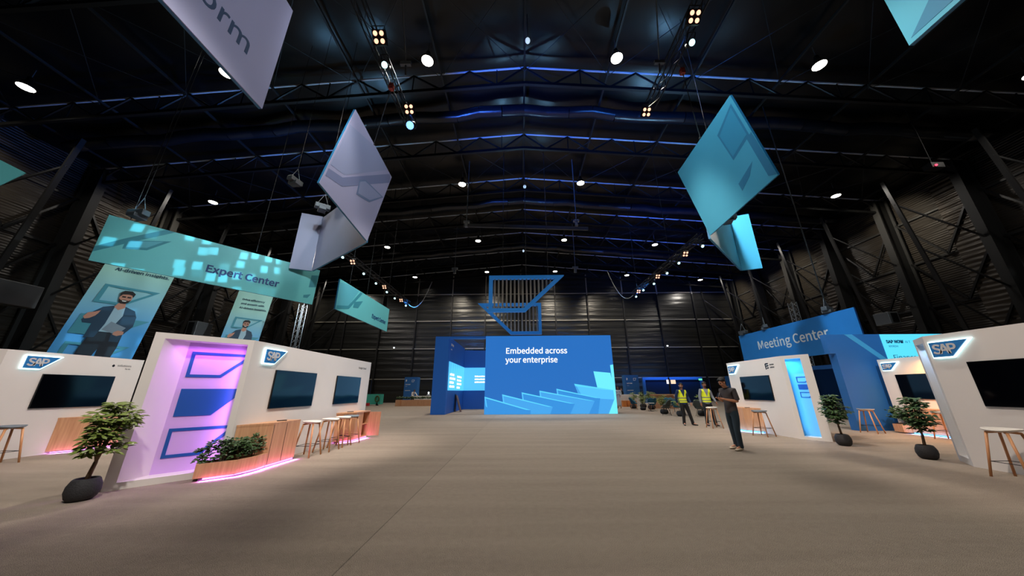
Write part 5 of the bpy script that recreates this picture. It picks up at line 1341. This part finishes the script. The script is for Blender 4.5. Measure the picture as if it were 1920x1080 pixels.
t = empty('wall_notice', (-8.2, 39, 1.9), 'small white notice hanging left of the screen cube', 'notice'); MB().box(-9.15, -8.85, 36.3, 36.33, 1.9, 2.3).build('sheet', WHITE2, t)
# blue portal rooms at the back right
def portal(label, x0, x1, y, h):
    t = empty('blue_portal', ((x0+x1)/2, y, 0), label, 'partition', 'blue framed rooms at the back')
    MB().box(x0, x1, y-.15, y+.15, h-.32, h).box(x0, x0+.3, y-.15, y+.15, 0, h-.32).box(x1-.3, x1, y-.15, y+.15, 0, h-.32).build('frame', BLUEW, t)
    MB().box(x0+.3, x1-.3, y, y+.06, 0, h-.32).build('infill', mat('navy_infill', srgb(14, 40, 74), .3), t)
portal('wide blue framed dark room front behind the lounge', 15.0, 22.3, 40.0, 2.95)
portal('second blue framed dark room front, right of the workers', 24.0, 29.5, 38.0, 2.95)
t = empty('exit_sign', (19.5, 36, 2.75), 'green lit exit sign above the far lounge', 'exit sign')
MB().box(19.75, 20.1, 36, 36.06, 2.45, 2.62).build('housing', emis('exit_green', (.15, 1, .45, 1), 1.2), t)
lamp('AREA', 'portal_wash', (18.5, 39.4, 3.4), 60, (.15, .4, 1), 7, (18.5, 40, 2.8), sizey=.1)
# upright towers of box truss
box_truss((20.3, 22.6, 0), (20.3, 22.6, 7.6), .36, 'truss_tower', 'upright steel truss tower left of the Meeting Center banner', 'truss tower', 'truss towers', STEEL, .36)
box_truss((-15.9, 22.0, 0), (-15.9, 22.0, 7.6), .36, 'truss_tower', 'upright steel truss tower between the mint banners', 'truss tower', 'truss towers', STEEL, .36)
# speakers / units on side walls
def wallbox(x, y, z, w_, h, label, m):
    t = empty('wall_unit', (x, y, z), label, 'wall unit', None)
    MB().box(x-.35, x+.35, y-w_/2, y+w_/2, z, z+h).build('casing', m, t, .03); MB().box(x-.2, x+.2, y-w_/2-.06, y-w_/2, z+.1, z+h-.1).build('bracket', BLACKM, t)
wallbox(-28.8, 16.6, 6.2, 1.8, 1.3, 'grey box unit on the left wall behind the fabric banner', GREYM)
wallbox(-23.6, 22.5, 5.3, 1.2, 1.1, 'grey box unit on the left between the two fabric banners', GREYM)
wallbox(26.5, 22.3, 5.8, 1.0, .85, 'grey projector box on the right wall over the blue wall', STEEL)
t = empty('wall_camera', (23.0, 14.5, 13.1), 'small dark device with a red light high on the right side', 'device'); MB().box(22.7, 23.4, 14.4, 14.8, 13.0, 13.3).tube((23.05, 14.6, 13.3), (23.05, 14.6, roofz(23)), .02).build('casing', DARK, t); m = MB(); m.ball((22.9, 14.38, 13.1), .06, 8, 6); m.build('indicator', emis('red_dot', (1, .05, .1, 1), 3), t)
# small white lamps along the walls
k = 0
def bulk(x, y, z, where):
    global k
    k += 1
    m = MB(); m.smooth = True; m.ball((0, 0, 0), .11, 10, 6, sz=.7); o = m.build('emergency_lamp', E_DOT); o.location = (x, y, z)
    tag(o, 'small white emergency lamp ' + where, 'lamp', 'small emergency lamps')
for (x, y, z, wh) in ((-18.5, 45.92, 7.6, 'on the back wall, far left'), (-4.0, 45.92, 7.6, 'on the back wall behind the cube doorway'), (12.5, 45.92, 7.6, 'on the back wall right of the cube'), (21.5, 45.92, 7.6, 'on the back wall above the lounge'),
                      (-30.9, 21.8, 8.4, 'on the left wall beside the fabric banner'), (-30.9, 35.5, 8.4, 'on the left wall between the fabric banners'), (31.7, 29.4, 11.45, 'on the right wall above the Meeting Center banner'), (31.7, 18.35, 8.5, 'on the right wall over the cyan screen'), (31.7, 16.3, 9.4, 'on the right wall, nearest one')):
    bulk(x, y, z, wh)

# ------------------------------------------------------------------ lights
BL = (.04, .16, 1)
lamp('SPOT', 'blue_spot_light', (-4.25, 9.6, 12.0), 9000, BL, .3, (1.5, 17.5, 19), 70, .9)
lamp('SPOT', 'blue_spot_light', (5.7, 7.6, 13.2), 3500, (.04, .22, 1), .3, (10, 17, 18.5), 80, 1)
lamp('SPOT', 'blue_spot_light', (9.5, 20, 9.6), 9000, BL, .2, (17, 31, 18.0), 70, 1)
lamp('SPOT', 'blue_spot_light', (-10.1, 20, 9.6), 5000, (.05, .22, 1), .2, (-19, 18, 18.0), 70, 1)
lamp('SPOT', 'roof_wash', (-10.1, 17, 9.6), 1300, (.25, .6, 1), .2, (-14, 13, 18.6), 120, 1)  # roof washes are added uplights that make the roof steel show
lamp('SPOT', 'roof_wash', (9.5, 17, 9.6), 1300, (.25, .6, 1), .2, (12, 14, 18.6), 120, 1)
lamp('SPOT', 'roof_wash', (0.5, 21, 13.4), 500, (.25, .6, 1), .2, (.5, 20, 19), 150, 1)
lamp('SPOT', 'blue_spot_light', (9.5, 24, 9), 9000, (.04, .2, 1), .2, (20.0, 46, 4.5), 30, .8)
lamp('SPOT', 'blue_spot_light', (9.5, 22, 9), 3000, (.05, .3, 1), .2, (12.0, 46, 7), 60, 1)
lamp('SPOT', 'blue_spot_light', (-10.1, 26, 9), 3000, (.05, .3, 1), .2, (-10, 46, 8), 60, 1)
for x in (-10, -4.7, 5.2, 12): lamp('SPOT', 'back_wall_wash', (x, 38.5, 16.5), 1500, (1, .88, .7), .2, (x*1.05, 46, 9.5), 80, 1)
lamp('SPOT', 'booth_key', (-1.5, -1.0, 9.5), 3300, (1, .93, .88), .3, (-6.2, 6.6, 1.4), 36, .7)  # added key from behind the camera, brightens the left booth front
lamp('SPOT', 'booth_key', (-4.15, 5.8, 11.4), 1400, (1, .9, .84), .2, (-5.5, 9.5, 1.3), 40, .8)
lamp('SPOT', 'booth_key', (-1.0, 9.8, 11.4), 2300, (1, .9, .82), .2, (-5.45, 9.2, 1.5), 40, .8)
lamp('SPOT', 'booth_key', (-4.1, 4.5, 11.4), 3400, (1, .86, .76), .2, (-11.8, 8.4, 1.4), 36, .8)
lamp('SPOT', 'booth_key', (2.5, 7.6, 12.1), 3300, (1, .86, .76), .2, (8.5, 11.2, 1.3), 36, .8)
lamp('SPOT', 'people_key', (2.0, 5.0, 9.0), 1400, (1, .92, .85), .2, (6.5, 11.5, 1.2), 40, .9)
lamp('SPOT', 'booth_key', (1.5, 2.6, 11.0), 2600, (1, .86, .76), .2, (8.6, 5.6, 1.4), 40, .8)
lamp('SPOT', 'booth_key', (5.4, 7.0, 12.1), 2200, (1, .82, .66), .2, (13.3, 10.8, 1.4), 34, .8)
lamp('SPOT', 'cyan_key', (2.5, 4.0, 12.2), 1500, (.55, .85, 1), .2, (6.4, 8.4, 8.0), 40, .8)
lamp('SPOT', 'lilac_key', (-1.5, 4.0, 12.2), 1000, (.8, .85, 1), .2, (-5.1, 7.5, 8.0), 60, .8)
lamp('SPOT', 'mint_key', (-4.4, 4.5, 11.8), 1600, (.75, .95, 1), .2, (-11, 11.5, 5.6), 50, .8)
lamp('SPOT', 'mint_key', (-4.4, 12.5, 11.5), 2000, (.75, .95, 1), .2, (-8.85, 17.6, 6), 50, .8)
lamp('SPOT', 'mint_key', (-8.0, 0.5, 12.0), 1500, (.8, 1, 1), .2, (-18.3, 9.0, 9.0), 24, .8)  # added spot for the otherwise unlit mint banner corner
lamp('SPOT', 'lilac_key', (2.5, 1.0, 10.5), 700, (.85, .86, 1), .2, (-4.9, 3.4, 8.0), 40, .8)  # added spot that lifts the Platform panel, no fixture for it
lamp('SPOT', 'blue_key', (5.7, 9.5, 12.3), 4600, (.6, .85, 1), .2, (15.4, 17.5, 3.8), 50, .8)
lamp('SPOT', 'man_banner_key', (-10.1, 15.4, 8.8), 2300, (.8, .95, 1), .1, (-20.5, 15.5, 5.6), 50, .8)
lamp('SPOT', 'man_banner_key', (-10.1, 19.0, 8.8), 2400, (.8, .95, 1), .1, (-21.5, 23.5, 6.5), 45, .8)
lamp('SPOT', 'blue_wall_key', (8.0, 2.0, 11.5), 4200, (.75, .9, 1), .2, (13.2, 12.2, 1.9), 26, .8)
lamp('SPOT', 'panel_key', (-9.9, 16.9, 8.6), 500, (1, .82, .66), .05, (-7.6, 11.5, 7.2), 40, .8)
lamp('SPOT', 'panel_key', (9.35, 16.2, 8.6), 500, (1, .85, .7), .05, (8.2, 11.6, 7.2), 40, .8)
# window-pattern projector on the Expert Center banner
g = lamp('SPOT', 'pattern_projector', (-4.5, 5.2, 11.7), 6000, (.3, .75, 1), .004, (-11.9, 10.2, 6.0), 30, .15)
ld = g.data; ld.use_nodes = True; nt = ld.node_tree; em = nt.nodes.get('Emission')
tc = nt.nodes.new('ShaderNodeTexCoord'); mp = nt.nodes.new('ShaderNodeMapping'); mp.vector_type = 'POINT'
dv = nt.nodes.new('ShaderNodeVectorMath'); dv.operation = 'DIVIDE'; sp = nt.nodes.new('ShaderNodeSeparateXYZ'); cb = nt.nodes.new('ShaderNodeCombineXYZ')
nt.links.new(tc.outputs['Normal'], sp.inputs[0])
for i in range(3): nt.links.new(sp.outputs['Z'], cb.inputs[i])
nt.links.new(tc.outputs['Normal'], dv.inputs[0]); nt.links.new(cb.outputs[0], dv.inputs[1])
vo = nt.nodes.new('ShaderNodeTexVoronoi'); vo.distance = 'CHEBYCHEV'; vo.inputs['Scale'].default_value = 27; vo.inputs['Randomness'].default_value = .55
nt.links.new(dv.outputs[0], vo.inputs['Vector'])
rp = nt.nodes.new('ShaderNodeValToRGB'); rp.color_ramp.elements[0].position = .26; rp.color_ramp.elements[0].color = (1, 1, 1, 1); rp.color_ramp.elements[1].position = .36; rp.color_ramp.elements[1].color = (0.02, .02, .02, 1)
nt.links.new(vo.outputs['Distance'], rp.inputs['Fac']); nt.links.new(rp.outputs['Color'], em.inputs['Color'])
